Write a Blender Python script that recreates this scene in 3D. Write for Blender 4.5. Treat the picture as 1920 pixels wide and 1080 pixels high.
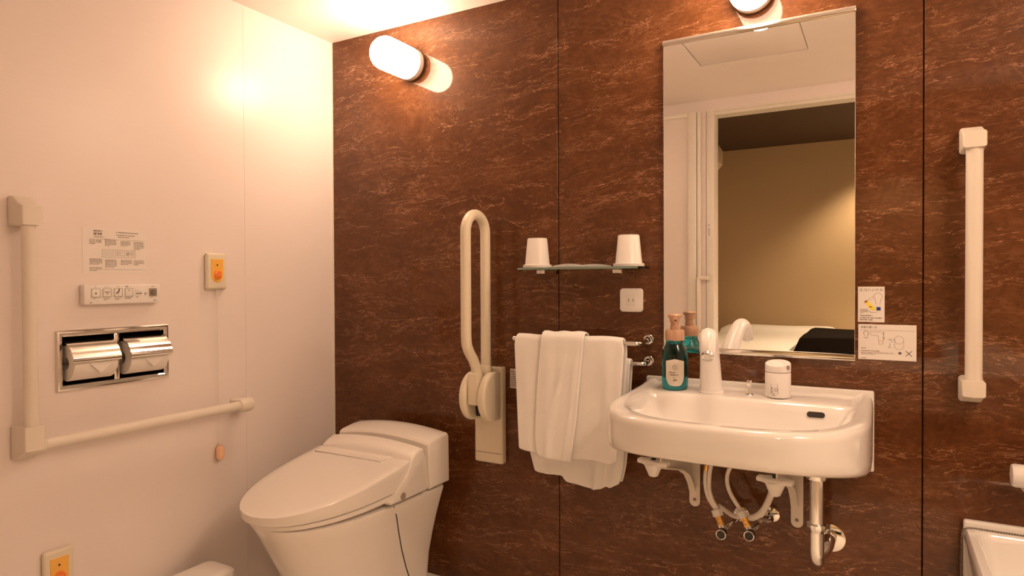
import bpy, bmesh, math, random
from mathutils import Vector, Matrix
from mathutils.bvhtree import BVHTree
random.seed(7)
for o in list(bpy.data.objects):
    bpy.data.objects.remove(o)
SC = bpy.context.scene
C = SC.collection
PI = math.pi

# ------------------------------------------------------------------ camera
def make_camera():
    yaw, pitch, roll = -0.514566, -0.0125833, -0.0042276
    cy, sy = math.cos(yaw), math.sin(yaw)
    f = Vector((sy*math.cos(pitch), cy*math.cos(pitch), math.sin(pitch)))
    r = Vector((cy, -sy, 0)); u = r.cross(f)
    r2 = math.cos(roll)*r + math.sin(roll)*u
    u2 = -math.sin(roll)*r + math.cos(roll)*u
    cd = bpy.data.cameras.new('camera'); cd.sensor_width = 36
    cd.lens = 1224.48/1920*36
    cd.clip_start = 0.02
    co = bpy.data.objects.new('camera', cd); C.objects.link(co)
    m = Matrix((( r2.x, u2.x, -f.x, 1.9176), (r2.y, u2.y, -f.y, -1.9325), (r2.z, u2.z, -f.z, 1.0798), (0, 0, 0, 1)))
    co.matrix_world = m
    SC.camera = co
make_camera()

# ------------------------------------------------------------------ world, lights, exposure
w = bpy.data.worlds.new('world'); SC.world = w; w.use_nodes = True
w.node_tree.nodes['Background'].inputs[0].default_value = (0.05, 0.04, 0.03, 1)
w.node_tree.nodes['Background'].inputs[1].default_value = 0.2
SC.view_settings.view_transform = 'Standard'
SC.view_settings.look = 'None'
SC.view_settings.gamma = 1
SC.view_settings.use_curve_mapping = False
SC.view_settings.exposure = 0.17
LAMP_COL = (1.0, 0.70, 0.475)
LAMP_POWER = 43.5          # emission strength of the glass globes
FILL_POWER = 64.0          # emission strength of the unseen fill lamp added on the ceiling
# unseen bedroom spots added for the far wall's glow and fill through the doorway
def added_spot(loc, energy, size, blend):
    sl = bpy.data.lights.new('added_spot', 'SPOT'); sl.energy = energy; sl.color = (1.0, 0.69, 0.42)
    sl.spot_size = size; sl.spot_blend = blend; sl.shadow_soft_size = 0.06
    so = bpy.data.objects.new('added_spot', sl); C.objects.link(so); so.location = loc
added_spot((2.02, -4.12, 2.22), 66, 2.0, 0.6)
added_spot((2.6, -2.6, 2.15), 200, 2.2, 0.6)

# ------------------------------------------------------------------ helpers
def lin(r, g, b):
    return tuple((c/255/12.92 if c/255 <= .04045 else ((c/255+.055)/1.055)**2.4) for c in (r, g, b))

class MB:
    def __init__(self): self.bm = bmesh.new()
    def merge(self, b):
        me = bpy.data.meshes.new('tmp'); b.to_mesh(me); b.free()
        self.bm.from_mesh(me); bpy.data.meshes.remove(me); return self
    def box(self, x0, x1, y0, y1, z0, z1, bev=0, seg=2, mat=None):
        b = bmesh.new()
        m = Matrix.Translation(((x0+x1)/2, (y0+y1)/2, (z0+z1)/2)) @ Matrix.Diagonal((abs(x1-x0), abs(y1-y0), abs(z1-z0), 1))
        bmesh.ops.create_cube(b, size=1, matrix=m)
        if bev: bmesh.ops.bevel(b, geom=list(b.edges)+list(b.verts), offset=bev, segments=seg, profile=.5, affect='EDGES', clamp_overlap=True)
        if mat is not None: bmesh.ops.transform(b, matrix=mat, verts=b.verts)
        return self.merge(b)
    def loft(self, rings, cap0=True, cap1=True, closed=True):
        vs = [[self.bm.verts.new(p) for p in r] for r in rings]
        n = len(rings[0])
        for a, b in zip(vs, vs[1:]):
            for i in range(n if closed else n-1):
                j = (i+1) % n
                self.bm.faces.new((a[i], a[j], b[j], b[i]))
        if cap0: self.bm.faces.new(list(reversed(vs[0])))
        if cap1: self.bm.faces.new(vs[-1])
        return self
    def lathe(self, prof, o=(0, 0, 0), axis=(0, 0, 1), n=28, cap0=True, cap1=True, sx=1, sy=1):
        a = Vector(axis).normalized(); t = Vector((1, 0, 0)) if abs(a.x) < .9 else Vector((0, 1, 0))
        u = (t - a*t.dot(a)).normalized(); v = a.cross(u); o = Vector(o)
        return self.loft([[o + a*h + u*(r*sx*math.cos(2*PI*i/n)) + v*(r*sy*math.sin(2*PI*i/n)) for i in range(n)] for r, h in prof], cap0, cap1)
    def cyl(self, p0, p1, r0, r1=None, n=24, bev=0):
        p0, p1 = Vector(p0), Vector(p1); L = (p1-p0).length; r1 = r0 if r1 is None else r1
        pr = [(r0, 0), (r1, L)] if not bev else [(r0-bev, 0), (r0-bev*.3, bev*.3), (r0, bev), (r1, L-bev), (r1-bev*.3, L-bev*.3), (r1-bev, L)]
        return self.lathe(pr, p0, p1-p0, n)
    def tube(self, pts, r, n=12, closed=False, caps=True):
        pts = [Vector(p) for p in pts]; k = len(pts)
        rr = r if isinstance(r, (list, tuple)) else [r]*k
        rings = []; u = None
        for i, p in enumerate(pts):
            if closed: d = pts[(i+1) % k] - pts[i-1]
            else: d = pts[min(i+1, k-1)] - pts[max(i-1, 0)]
            d.normalize()
            if u is None:
                t = Vector((0, 0, 1)) if abs(d.z) < .9 else Vector((1, 0, 0))
                u = (t - d*t.dot(d)).normalized()
            else:
                u = (u - d*u.dot(d)).normalized()
            v = d.cross(u)
            rings.append([p + rr[i]*(u*math.cos(2*PI*j/n) + v*math.sin(2*PI*j/n)) for j in range(n)])
        if closed: rings.append(rings[0]); 
        self.loft(rings, caps and not closed, caps and not closed)
        if closed: bmesh.ops.remove_doubles(self.bm, verts=self.bm.verts, dist=1e-6)
        return self
    def torus(self, c, axis, R, r, n=28, m=10):
        a = Vector(axis).normalized(); t = Vector((1, 0, 0)) if abs(a.x) < .9 else Vector((0, 1, 0))
        u = (t - a*t.dot(a)).normalized(); v = a.cross(u); c = Vector(c)
        return self.tube([c + R*(u*math.cos(2*PI*i/n) + v*math.sin(2*PI*i/n)) for i in range(n)], r, m, closed=True)
    def ball(self, c, r, s=(1, 1, 1), n=16):
        b = bmesh.new(); bmesh.ops.create_uvsphere(b, u_segments=n, v_segments=max(6, n//2), radius=1,
            matrix=Matrix.Translation(c) @ Matrix.Diagonal((r*s[0], r*s[1], r*s[2], 1)))
        return self.merge(b)
    def prism(self, pts, ext, bev=0, seg=2):
        """closed outline of 3-D points pushed along the vector ext"""
        b = bmesh.new(); e = Vector(ext)
        v0 = [b.verts.new(p) for p in pts]; v1 = [b.verts.new(Vector(p)+e) for p in pts]
        n = len(pts); b.faces.new(v0); b.faces.new(list(reversed(v1)))
        for i in range(n): b.faces.new((v0[i], v1[i], v1[(i+1) % n], v0[(i+1) % n]))
        bmesh.ops.recalc_face_normals(b, faces=b.faces)
        if bev:
            es = [x for x in b.edges if not ((x.verts[0] in v0) ^ (x.verts[1] in v0))]
            bmesh.ops.bevel(b, geom=es, offset=bev, segments=seg, profile=.5, affect='EDGES', clamp_overlap=True)
        return self.merge(b)
    def build(self, name, mat, parent=None, smooth=35, flip=True):
        bm = self.bm
        if flip: bmesh.ops.recalc_face_normals(bm, faces=bm.faces)
        root = parent
        if root is not None:
            while root.parent is not None: root = root.parent
            bmesh.ops.translate(bm, verts=bm.verts, vec=-Vector(root.location))
        me = bpy.data.meshes.new(name); bm.to_mesh(me); bm.free()
        me.materials.append(mat)
        if smooth:
            me.polygons.foreach_set('use_smooth', [True]*len(me.polygons))
            me.set_sharp_from_angle(angle=math.radians(smooth))
        o = bpy.data.objects.new(name, me); C.objects.link(o)
        if parent is not None: o.parent = parent
        return o

def thing(name, loc, label, cat, group=None):
    o = bpy.data.objects.new(name, None); C.objects.link(o); o.location = loc; o.empty_display_size = .05
    return tag(o, label, cat, group)
def tag(o, label, cat, group=None):
    o['label'] = label; o['category'] = cat
    if group: o['group'] = group
    return o
def struct(o):
    o['kind'] = 'structure'; return o
def structure_root(name, loc=(0, 0, 0)):
    o = bpy.data.objects.new(name, None); C.objects.link(o); o.location = loc; return struct(o)
def spline(pts, n=8):
    P = [Vector(p) for p in pts]; P = [2*P[0]-P[1]] + P + [2*P[-1]-P[-2]]; out = []
    for i in range(1, len(P)-2):
        for k in range(n):
            t = k/n; a, b, c, d = P[i-1], P[i], P[i+1], P[i+2]
            out.append(.5*((2*b) + (c-a)*t + (2*a-5*b+4*c-d)*t*t + (3*b-a-3*c+d)*t**3))
    out.append(P[-2]); return out
def interp(x, xs, ys):
    if x <= xs[0]: return ys[0]
    for a, b, c, d in zip(xs, xs[1:], ys, ys[1:]):
        if x <= b: return c + (d-c)*(x-a)/(b-a)
    return ys[-1]

# ------------------------------------------------------------------ materials
def nodes(name):
    m = bpy.data.materials.new(name); m.use_nodes = True
    nt = m.node_tree; return m, nt, nt.nodes['Principled BSDF']
def N(nt, t, **kw):
    n = nt.nodes.new(t)
    for k, v in kw.items(): setattr(n, k, v)
    return n
def pbr(name, col, rough=.4, metal=0, var=.05, scale=40, bump=0, bscale=None, coat=0, spec=.5, stretch=(1, 1, 1)):
    m, nt, b = nodes(name); L = nt.links
    tc = N(nt, 'ShaderNodeTexCoord'); mp = N(nt, 'ShaderNodeMapping'); mp.inputs['Scale'].default_value = stretch
    L.new(tc.outputs['Object'], mp.inputs['Vector'])
    no = N(nt, 'ShaderNodeTexNoise'); no.inputs['Scale'].default_value = scale; no.inputs['Detail'].default_value = 3
    L.new(mp.outputs['Vector'], no.inputs['Vector'])
    mix = N(nt, 'ShaderNodeMix', data_type='RGBA')
    mix.inputs['A'].default_value = (*[c*(1-var) for c in col], 1); mix.inputs['B'].default_value = (*[min(1, c*(1+var)) for c in col], 1)
    L.new(no.outputs['Fac'], mix.inputs['Factor']); L.new(mix.outputs['Result'], b.inputs['Base Color'])
    b.inputs['Roughness'].default_value = rough; b.inputs['Metallic'].default_value = metal
    b.inputs['Coat Weight'].default_value = coat; b.inputs['Coat Roughness'].default_value = .08
    b.inputs['Specular IOR Level'].default_value = spec
    if bump:
        n2 = N(nt, 'ShaderNodeTexNoise'); n2.inputs['Scale'].default_value = bscale or scale; n2.inputs['Detail'].default_value = 4
        L.new(mp.outputs['Vector'], n2.inputs['Vector'])
        bp = N(nt, 'ShaderNodeBump'); bp.inputs['Strength'].default_value = bump; bp.inputs['Distance'].default_value = .002
        L.new(n2.outputs['Fac'], bp.inputs['Height']); L.new(bp.outputs['Normal'], b.inputs['Normal'])
    return m
def glass_mat(name, col, rough=.02, ior=1.45, trans=1.0):
    m, nt, b = nodes(name)
    no = N(nt, 'ShaderNodeTexNoise'); no.inputs['Scale'].default_value = 30
    mr = N(nt, 'ShaderNodeMapRange'); mr.inputs['To Min'].default_value = rough; mr.inputs['To Max'].default_value = rough+.03
    nt.links.new(no.outputs['Fac'], mr.inputs['Value']); nt.links.new(mr.outputs['Result'], b.inputs['Roughness'])
    b.inputs['Base Color'].default_value = (*col, 1); b.inputs['Transmission Weight'].default_value = trans
    b.inputs['IOR'].default_value = ior
    return m
def glow_mat(name, col, strength, along=False):
    m, nt, b = nodes(name)
    b.inputs['Base Color'].default_value = (.9, .88, .85, 1); b.inputs['Roughness'].default_value = .25
    b.inputs['Emission Color'].default_value = (*col, 1); b.inputs['Emission Strength'].default_value = strength
    if along:      # the bulb sits towards the tip: the glass glows less near its socket
        tc = N(nt, 'ShaderNodeTexCoord'); sp = N(nt, 'ShaderNodeSeparateXYZ'); mr = N(nt, 'ShaderNodeMapRange'); mr.interpolation_type = 'SMOOTHSTEP'
        nt.links.new(tc.outputs['Object'], sp.inputs[0]); nt.links.new(sp.outputs['Y'], mr.inputs['Value'])
        for k, v in zip(('From Min', 'From Max', 'To Min', 'To Max'), (-.035, -.10, strength*.45, strength)): mr.inputs[k].default_value = v
        nt.links.new(mr.outputs['Result'], b.inputs['Emission Strength'])
    return m

def brown_wall_mat():
    """brown leather-like stone laminate with pale hairline veins running across"""
    m, nt, b = nodes('brown_veined_laminate'); L = nt.links
    geo = N(nt, 'ShaderNodeNewGeometry')
    def vec(scale, rot=0):
        mp = N(nt, 'ShaderNodeMapping'); mp.inputs['Scale'].default_value = scale; mp.inputs['Rotation'].default_value = (0, rot, 0)
        L.new(geo.outputs['Position'], mp.inputs['Vector']); return mp.outputs['Vector']
    def noise(v, s, d=4, rough=.55, dist=0, out='Fac'):
        n = N(nt, 'ShaderNodeTexNoise'); n.inputs['Scale'].default_value = s; n.inputs['Detail'].default_value = d
        n.inputs['Roughness'].default_value = rough; n.inputs['Distortion'].default_value = dist
        L.new(v, n.inputs['Vector']); return n.outputs[out]
    def mth(op, a, bb=None, clamp=False):
        n = N(nt, 'ShaderNodeMath', operation=op); n.use_clamp = clamp
        for i, x in enumerate((a, bb)):
            if x is None: continue
            if isinstance(x, (int, float)): n.inputs[i].default_value = x
            else: L.new(x, n.inputs[i])
        return n.outputs[0]
    def rng(x, a, bb, c=0., d=1.):
        n = N(nt, 'ShaderNodeMapRange'); n.interpolation_type = 'SMOOTHSTEP'
        for k, val in zip(('From Min', 'From Max', 'To Min', 'To Max'), (a, bb, c, d)): n.inputs[k].default_value = val
        L.new(x, n.inputs['Value']); return n.outputs['Result']
    base = vec((1, 1, 1.5), .12)
    warp = N(nt, 'ShaderNodeVectorMath', operation='MULTIPLY_ADD')
    L.new(noise(base, 3.2, 3, out='Color'), warp.inputs[0]); warp.inputs[1].default_value = (.16, .16, .16); L.new(base, warp.inputs[2])
    wv = warp.outputs[0]
    cloud = noise(base, 3.5, 6, .62)
    mott = noise(wv, 26, 6, .7, .6)
    fine = noise(wv, 70, 4, .65, .3)
    tone = mth('ADD', mth('ADD', mth('MULTIPLY', cloud, .40), mth('MULTIPLY', mott, .48)), mth('MULTIPLY', fine, .24))
    cr = N(nt, 'ShaderNodeValToRGB'); e = cr.color_ramp.elements
    e[0].position = .36; e[0].color = (.062, .0178, .0036, 1)
    e[1].position = .78; e[1].color = (.195, .0730, .0260, 1)
    mid = e.new(.55); mid.color = (.105, .0340, .0085, 1)
    L.new(tone, cr.inputs['Fac'])
    # veins: thin ridges of stretched, warped noise, broken up by masks
    def vein(rot, scl, sc, width, det, maskscale, lo, hi, seed, dist=.5):
        mp = N(nt, 'ShaderNodeMapping'); mp.inputs['Scale'].default_value = scl; mp.inputs['Rotation'].default_value = (0, rot, 0); mp.inputs['Location'].default_value = (seed, seed*.7, seed*1.3)
        L.new(wv, mp.inputs['Vector']); v = mp.outputs['Vector']
        n = noise(v, sc, det, .6, dist)
        ridge = mth('ABSOLUTE', mth('SUBTRACT', n, .5))
        line = rng(ridge, 0, width, 1, 0)
        mask = rng(noise(v, maskscale, 3), lo, hi)
        return mth('MULTIPLY', line, mask)
    v0 = vein(.30, (1, 1, 4.6), 2.3, .0060, 5, 1.6, .48, .56, 1.7, .15)
    v1 = vein(.24, (1, 1, 4.2), 4.2, .0085, 5, 2.4, .50, .59, 3.1, .25)
    v2 = vein(.10, (1, 1, 4.0), 9.5, .013, 5, 3.2, .51, .62, 8.7, .3)
    v3 = vein(.70, (1, 1, 3.4), 6, .009, 5, 2.8, .53, .62, 15.2, .25)
    v4 = vein(.2, (1, 1, 2.2), 26, .045, 5, 5.0, .46, .72, 21.7)
    v5 = vein(-.40, (1, 1, 2.4), 15, .022, 4, 5.0, .52, .68, 31.1)
    vv = mth('ADD', mth('MAXIMUM', mth('MAXIMUM', v0, v1), mth('MULTIPLY', v2, .72)), mth('MAXIMUM', mth('MAXIMUM', mth('MULTIPLY', v3, .7), mth('MULTIPLY', v5, .42)), mth('MULTIPLY', v4, .30)), True)
    mix = N(nt, 'ShaderNodeMix', data_type='RGBA'); L.new(mth('MULTIPLY', vv, .68), mix.inputs['Factor'])
    L.new(cr.outputs['Color'], mix.inputs['A']); mix.inputs['B'].default_value = (.50, .25, .13, 1)
    L.new(mix.outputs['Result'], b.inputs['Base Color'])
    L.new(rng(mott, .3, .7, .45, .6), b.inputs['Roughness'])
    b.inputs['Coat Weight'].default_value = .6; b.inputs['Coat Roughness'].default_value = .05; b.inputs['Specular IOR Level'].default_value = .12
    cb = N(nt, 'ShaderNodeBump'); cb.inputs['Strength'].default_value = .02; cb.inputs['Distance'].default_value = .0006
    L.new(mott, cb.inputs['Height']); L.new(cb.outputs['Normal'], b.inputs['Coat Normal'])
    bp = N(nt, 'ShaderNodeBump'); bp.inputs['Strength'].default_value = .12; bp.inputs['Distance'].default_value = .001
    L.new(mott, bp.inputs['Height']); L.new(bp.outputs['Normal'], b.inputs['Normal'])
    return m

def cream_wall_mat(name='cream_wall_panel', col=(.87, .79, .76), rough=.32):
    """satin cream panel with very faint fine horizontal lines"""
    m, nt, b = nodes(name); L = nt.links
    geo = N(nt, 'ShaderNodeNewGeometry')
    mp = N(nt, 'ShaderNodeMapping'); mp.inputs['Scale'].default_value = (4, 4, 120); L.new(geo.outputs['Position'], mp.inputs['Vector'])
    no = N(nt, 'ShaderNodeTexNoise'); no.inputs['Scale'].default_value = 3; no.inputs['Detail'].default_value = 3; L.new(mp.outputs['Vector'], no.inputs['Vector'])
    mix = N(nt, 'ShaderNodeMix', data_type='RGBA'); mix.inputs['A'].default_value = (*[c*.975 for c in col], 1); mix.inputs['B'].default_value = (*[c*1.02 for c in col], 1)
    L.new(no.outputs['Fac'], mix.inputs['Factor']); L.new(mix.outputs['Result'], b.inputs['Base Color'])
    b.inputs['Roughness'].default_value = rough
    bp = N(nt, 'ShaderNodeBump'); bp.inputs['Strength'].default_value = .04; bp.inputs['Distance'].default_value = .0006
    L.new(no.outputs['Fac'], bp.inputs['Height']); L.new(bp.outputs['Normal'], b.inputs['Normal'])
    return m

def terry_mat():
    m, nt, b = nodes('white_terry_cloth'); L = nt.links
    tc = N(nt, 'ShaderNodeTexCoord')
    n1 = N(nt, 'ShaderNodeTexNoise'); n1.inputs['Scale'].default_value = 420; n1.inputs['Detail'].default_value = 2; L.new(tc.outputs['Object'], n1.inputs['Vector'])
    n2 = N(nt, 'ShaderNodeTexNoise'); n2.inputs['Scale'].default_value = 14; L.new(tc.outputs['Object'], n2.inputs['Vector'])
    mix = N(nt, 'ShaderNodeMix', data_type='RGBA'); mix.inputs['A'].default_value = (.88, .865, .84, 1); mix.inputs['B'].default_value = (.95, .94, .92, 1)
    L.new(n2.outputs['Fac'], mix.inputs['Factor']); L.new(mix.outputs['Result'], b.inputs['Base Color'])
    b.inputs['Roughness'].default_value = .95; b.inputs['Sheen Weight'].default_value = .35
    bp = N(nt, 'ShaderNodeBump'); bp.inputs['Strength'].default_value = .35; bp.inputs['Distance'].default_value = .002
    L.new(n1.outputs['Fac'], bp.inputs['Height']); L.new(bp.outputs['Normal'], b.inputs['Normal'])
    return m

M = {}
M['brown'] = brown_wall_mat()
M['cream'] = cream_wall_mat()
M['ceil'] = cream_wall_mat('cream_ceiling_panel', (.87, .80, .75), .4)
M['bed_wall'] = pbr('olive_beige_wallpaper', (.60, .45, .27), .8, var=.05, scale=90, bump=.15, bscale=300)
M['dark_ceil'] = pbr('dark_brown_ceiling', (.075, .042, .022), .7, var=.1, scale=20)
M['floor'] = pbr('pale_vinyl_floor', (.74, .68, .61), .45, var=.08, scale=60, bump=.1)
M['bed_floor'] = pbr('beige_carpet', (.42, .32, .22), .9, var=.2, scale=200, bump=.5)
M['joint'] = pbr('dark_joint_sealant', (.03, .014, .008), .7)
M['cream_joint'] = pbr('cream_joint_sealant', (.82, .76, .70), .6)
M['trim'] = pbr('pale_trim', (.82, .78, .70), .35)
M['ceramic'] = pbr('white_ceramic', (.84, .815, .785), .10, var=.01, coat=.5)
M['toilet'] = pbr('toilet_white', (.83, .79, .74), .22, var=.01, coat=.2)
M['white'] = pbr('white_plastic', (.86, .83, .80), .3, var=.02)
M['satin'] = pbr('satin_white_faucet', (.90, .875, .86), .28, var=.01)
M['ivory'] = pbr('ivory_plastic', (.80, .73, .58), .33, var=.02)
M['ivory_pale'] = pbr('pale_ivory_resin', (.80, .74, .65), .4, var=.02, bump=.05, bscale=400)
M['chrome'] = pbr('chrome', (.86, .85, .83), .07, 1, var=.02)
M['bead'] = pbr('dull_bead_metal', (.24, .19, .15), .4, .8)
M['steel'] = pbr('polished_steel', (.80, .77, .72), .13, 1, var=.03, scale=30, stretch=(1, 1, 12))
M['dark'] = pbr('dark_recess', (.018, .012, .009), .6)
M['black'] = pbr('black_plastic', (.02, .018, .016), .35)
M['brass'] = pbr('brass', (.78, .47, .14), .25, 1)
M['bronze'] = pbr('bronze_ring', (.26, .17, .11), .35, .8)
M['paper'] = pbr('tissue_paper', (.86, .82, .78), .9, var=.03, scale=120, bump=.1)
M['sheet'] = pbr('white_printed_sheet', (.86, .82, .78), .45, var=.01)
M['sign'] = pbr('white_sign_plate', (.88, .84, .81), .35, var=.01)
M['ink'] = pbr('dark_ink', (.035, .028, .025), .6)
M['grey_ink'] = pbr('grey_ink', (.24, .19, .165), .6)
M['yellow'] = pbr('yellow_print', (.93, .80, .07), .5)
M['red_brown'] = pbr('red_brown_print', lin(150, 60, 30), .5)
M['blue'] = pbr('blue_print', lin(40, 60, 140), .5)
M['amber'] = pbr('amber_plastic', (.93, .52, .10), .3, var=.03)
M['orange'] = pbr('orange_button', (.90, .22, .035), .25, var=.04)
M['peach'] = pbr('peach_pull', lin(250, 205, 165), .4)
M['terry'] = terry_mat()
M['mirror'] = pbr('mirror_silver', (.95, .95, .935), .0, 1, var=.0)
M['glass_edge'] = pbr('green_glass_edge', (.22, .31, .27), .25)
M['glass'] = glass_mat('green_edge_glass', (.72, .88, .84))
M['teal'] = glass_mat('teal_bottle_plastic', (.03, .36, .42), .04, 1.42)
M['copper'] = pbr('copper_pump', (.60, .37, .25), .36, .15, var=.03)
M['cream_label'] = pbr('cream_label', (.80, .75, .66), .5)
M['frost'] = pbr('frosted_pane', (.80, .72, .66), .35, var=.02)
M['wrap'] = glass_mat('clear_wrapper', (.88, .88, .86), .12, 1.3, .65)
M['bedding'] = pbr('white_bedding', (.85, .82, .76), .85, var=.03, scale=12, bump=.3, bscale=18)
M['dark_cloth'] = pbr('dark_brown_cloth', (.0065, .0038, .0024), .95, var=.15, scale=60, bump=.3, bscale=200, spec=.08)
M['hose'] = pbr('pale_hose', (.80, .75, .70), .4, var=.06, scale=300)
M['grey_patch'] = pbr('grey_button', (.30, .245, .205), .5)
M['globe'] = glow_mat('opal_glass_lit', LAMP_COL, LAMP_POWER, True)
M['fill_glow'] = glow_mat('fill_diffuser_lit', LAMP_COL, FILL_POWER)
M['opal'] = pbr('opal_base', (.85, .80, .76), .3)

# ------------------------------------------------------------------ flat print helper
class Print:
    """flat lettering and marks on a plane: origin o, right axis u, up axis v (metres)"""
    def __init__(self, o, u, v, lift=.0006):
        self.u, self.v = Vector(u), Vector(v); self.n = self.u.cross(self.v); self.o = Vector(o) + self.n*lift; self.bm = bmesh.new()
    def P(self, x, y): return self.o + self.u*x + self.v*y
    def poly(self, pts):
        self.bm.faces.new([self.bm.verts.new(self.P(*p)) for p in pts]); return self
    def rect(self, x, y, w, h): return self.poly([(x, y), (x+w, y), (x+w, y+h), (x, y+h)])
    def line(self, pts, w, closed=False):
        q = list(pts) + ([pts[0]] if closed else [])
        for (a, b), (c, d) in zip(q, q[1:]):
            l = math.hypot(c-a, d-b)
            if l < 1e-9: continue
            nx, ny = -(d-b)/l*w/2, (c-a)/l*w/2; ex, ey = (c-a)/l*w*.4, (d-b)/l*w*.4
            self.poly([(a-ex+nx, b-ey+ny), (a-ex-nx, b-ey-ny), (c+ex-nx, d+ey-ny), (c+ex+nx, d+ey+ny)])
        return self
    def ring(self, x, y, r, w, n=20, a0=0, a1=2*PI):
        return self.line([(x+r*math.cos(a0+(a1-a0)*i/n), y+r*math.sin(a0+(a1-a0)*i/n)) for i in range(n+1)], w)
    def disc(self, x, y, r, n=18, ry=None):
        ry = ry or r
        return self.poly([(x+r*math.cos(2*PI*i/n), y+ry*math.sin(2*PI*i/n)) for i in range(n)])
    def outline(self, x, y, w, h, t): return self.line([(x, y), (x+w, y), (x+w, y+h), (x, y+h)], t, True)
    def rows(self, x, y, w, h, n, fill=.5):
        """a paragraph of print too small to read: n rows of short dashes"""
        for k in range(n):
            yy = y + h - (k+.75)*h/n; cx = x; end = x + w*(1 if k < n-1 else random.uniform(.4, .8))
            while cx < end:
                l = min(random.uniform(.4, 1.6)*h/n, end-cx)
                self.rect(cx, yy, l, h/n*fill); cx += l + h/n*random.uniform(.15, .4)
        return self
    def text(self, s, x, y, size, align='LEFT', sx=1):
        cu = bpy.data.curves.new('t', 'FONT'); cu.body = s; cu.size = size; cu.align_x = align; cu.resolution_u = 2
        ob = bpy.data.objects.new('t', cu); C.objects.link(ob)
        dg = bpy.context.evaluated_depsgraph_get(); me = bpy.data.meshes.new_from_object(ob.evaluated_get(dg))
        vs = [self.bm.verts.new(self.P(x+v.co.x*sx, y+v.co.y)) for v in me.vertices]
        for p in me.polygons:
            try: self.bm.faces.new([vs[i] for i in p.vertices])
            except ValueError: pass
        bpy.data.objects.remove(ob); bpy.data.curves.remove(cu); bpy.data.meshes.remove(me)
        return self
    def build(self, name, mat, parent):
        mb = MB(); mb.bm.free(); mb.bm = self.bm
        n = len(self.bm.faces); o = mb.build(name, mat, parent, smooth=0, flip=False)
        if n > 25: o['kind'] = 'stuff'
        return o

# ================================================================== ROOM SHELL
H = 2.03
YD = -1.64                      # inner face of the doorway wall
XR = 2.78                       # right wall
# --- back wall: four laminate panels, dark recessed joints
r = structure_root('wall_back')
MB().box(-.25, XR+.15, .012, .15, -.05, H+.1).build('joint_backing', M['joint'], r, 0)
for i, (a, b) in enumerate([(0.0045, 0.9985), (1.0015, 2.0075), (2.0105, XR)]):
    MB().box(a, b, 0, .02, 0, H, .0012, 1).build('wall_panel', M['brown'], r, 0)
# --- left wall: cream panels; the middle one has the opening of the paper holder
r = structure_root('wall_left')
MB().box(-.25, -.14, -2.0, .15, -.05, H+.1).build('backing', M['cream_joint'], r, 0)
MB().box(-.14, 0, -.4176, .012, 0, H, .0006, 1).build('wall_panel', M['cream'], r, 0)
hy0, hy1, hz0, hz1 = -1.008, -.714, .794, .937
mb = MB()
for bx in ((-1.4155, hy0, 0, H), (hy1, -.4184, 0, H), (hy0, hy1, 0, hz0), (hy0, hy1, hz1, H)):
    mb.box(-.14, 0, bx[0], bx[1], bx[2], bx[3])
mb.build('wall_panel', M['cream'], r, 0)
MB().box(-.14, 0, -1.64, -1.4185, 0, H, .001, 1).build('wall_panel', M['cream'], r, 0)
struct(MB().box(-.004, .0045, -.0045, .004, 0, H, .0015).build('trim_1', M['trim'], None, 0))
# --- floor, ceiling with inspection hatch
struct(MB().box(-.25, XR+.15, -1.69, .15, -.06, 0).build('floor', M['floor'], None, 0))
r = structure_root('ceiling')
hx0, hx1, hy0c, hy1c = 1.215, 1.65, -1.07, -.63
mb = MB()
for bx in ((-.25, hx0-.003, YD-.1, .15), (hx1+.003, XR+.15, YD-.1, .15), (hx0-.003, hx1+.003, YD-.1, hy0c-.003), (hx0-.003, hx1+.003, hy1c+.003, .15)):
    mb.box(bx[0], bx[1], bx[2], bx[3], H, H+.09)
mb.build('ceiling_panel', M['ceil'], r, 0)
MB().box(hx0, hx1, hy0c, hy1c, H+.0015, H+.03, .003).build('hatch_cover', M['ceil'], r)
MB().box(hx0-.03, hx1+.03, hy0c-.03, hy1c+.03, H+.031, H+.05).build('hatch_frame', M['joint'], r, 0)
# --- right wall
struct(MB().box(XR, XR+.12, -1.75, .15, -.05, H+.1).build('wall_right', M['cream'], None, 0))
# --- doorway wall
OX0, OX1, OZ = 1.146, 2.56, 1.973
r = structure_root('wall_front')
MB().box(-.25, 1.104, YD-.10, YD, 0, H).build('wall_panel', M['cream'], r, 0)
MB().box(OX1, XR+.15, YD-.10, YD, 0, H).build('wall_panel', M['cream'], r, 0)
MB().box(1.104, OX1, YD-.10, YD, OZ, H).build('lintel', M['cream'], r, 0)
mb = MB()
for k in range(4): mb.box(1.104, OX1, YD-.012-.024*k-.014, YD-.012-.024*k, OZ-.024, OZ)
mb.box(1.104, OX1, YD-.10, YD-.002, OZ-.008, OZ)
mb.build('door_track', M['trim'], r, 0)
MB().box(1.106, 1.146, YD-.10, YD+.004, 0, OZ, .003).build('door_jamb', M['trim'], r)
MB().box(OX1-.04, OX1, YD-.10, YD+.004, 0, OZ, .003).build('door_jamb', M['trim'], r)
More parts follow.
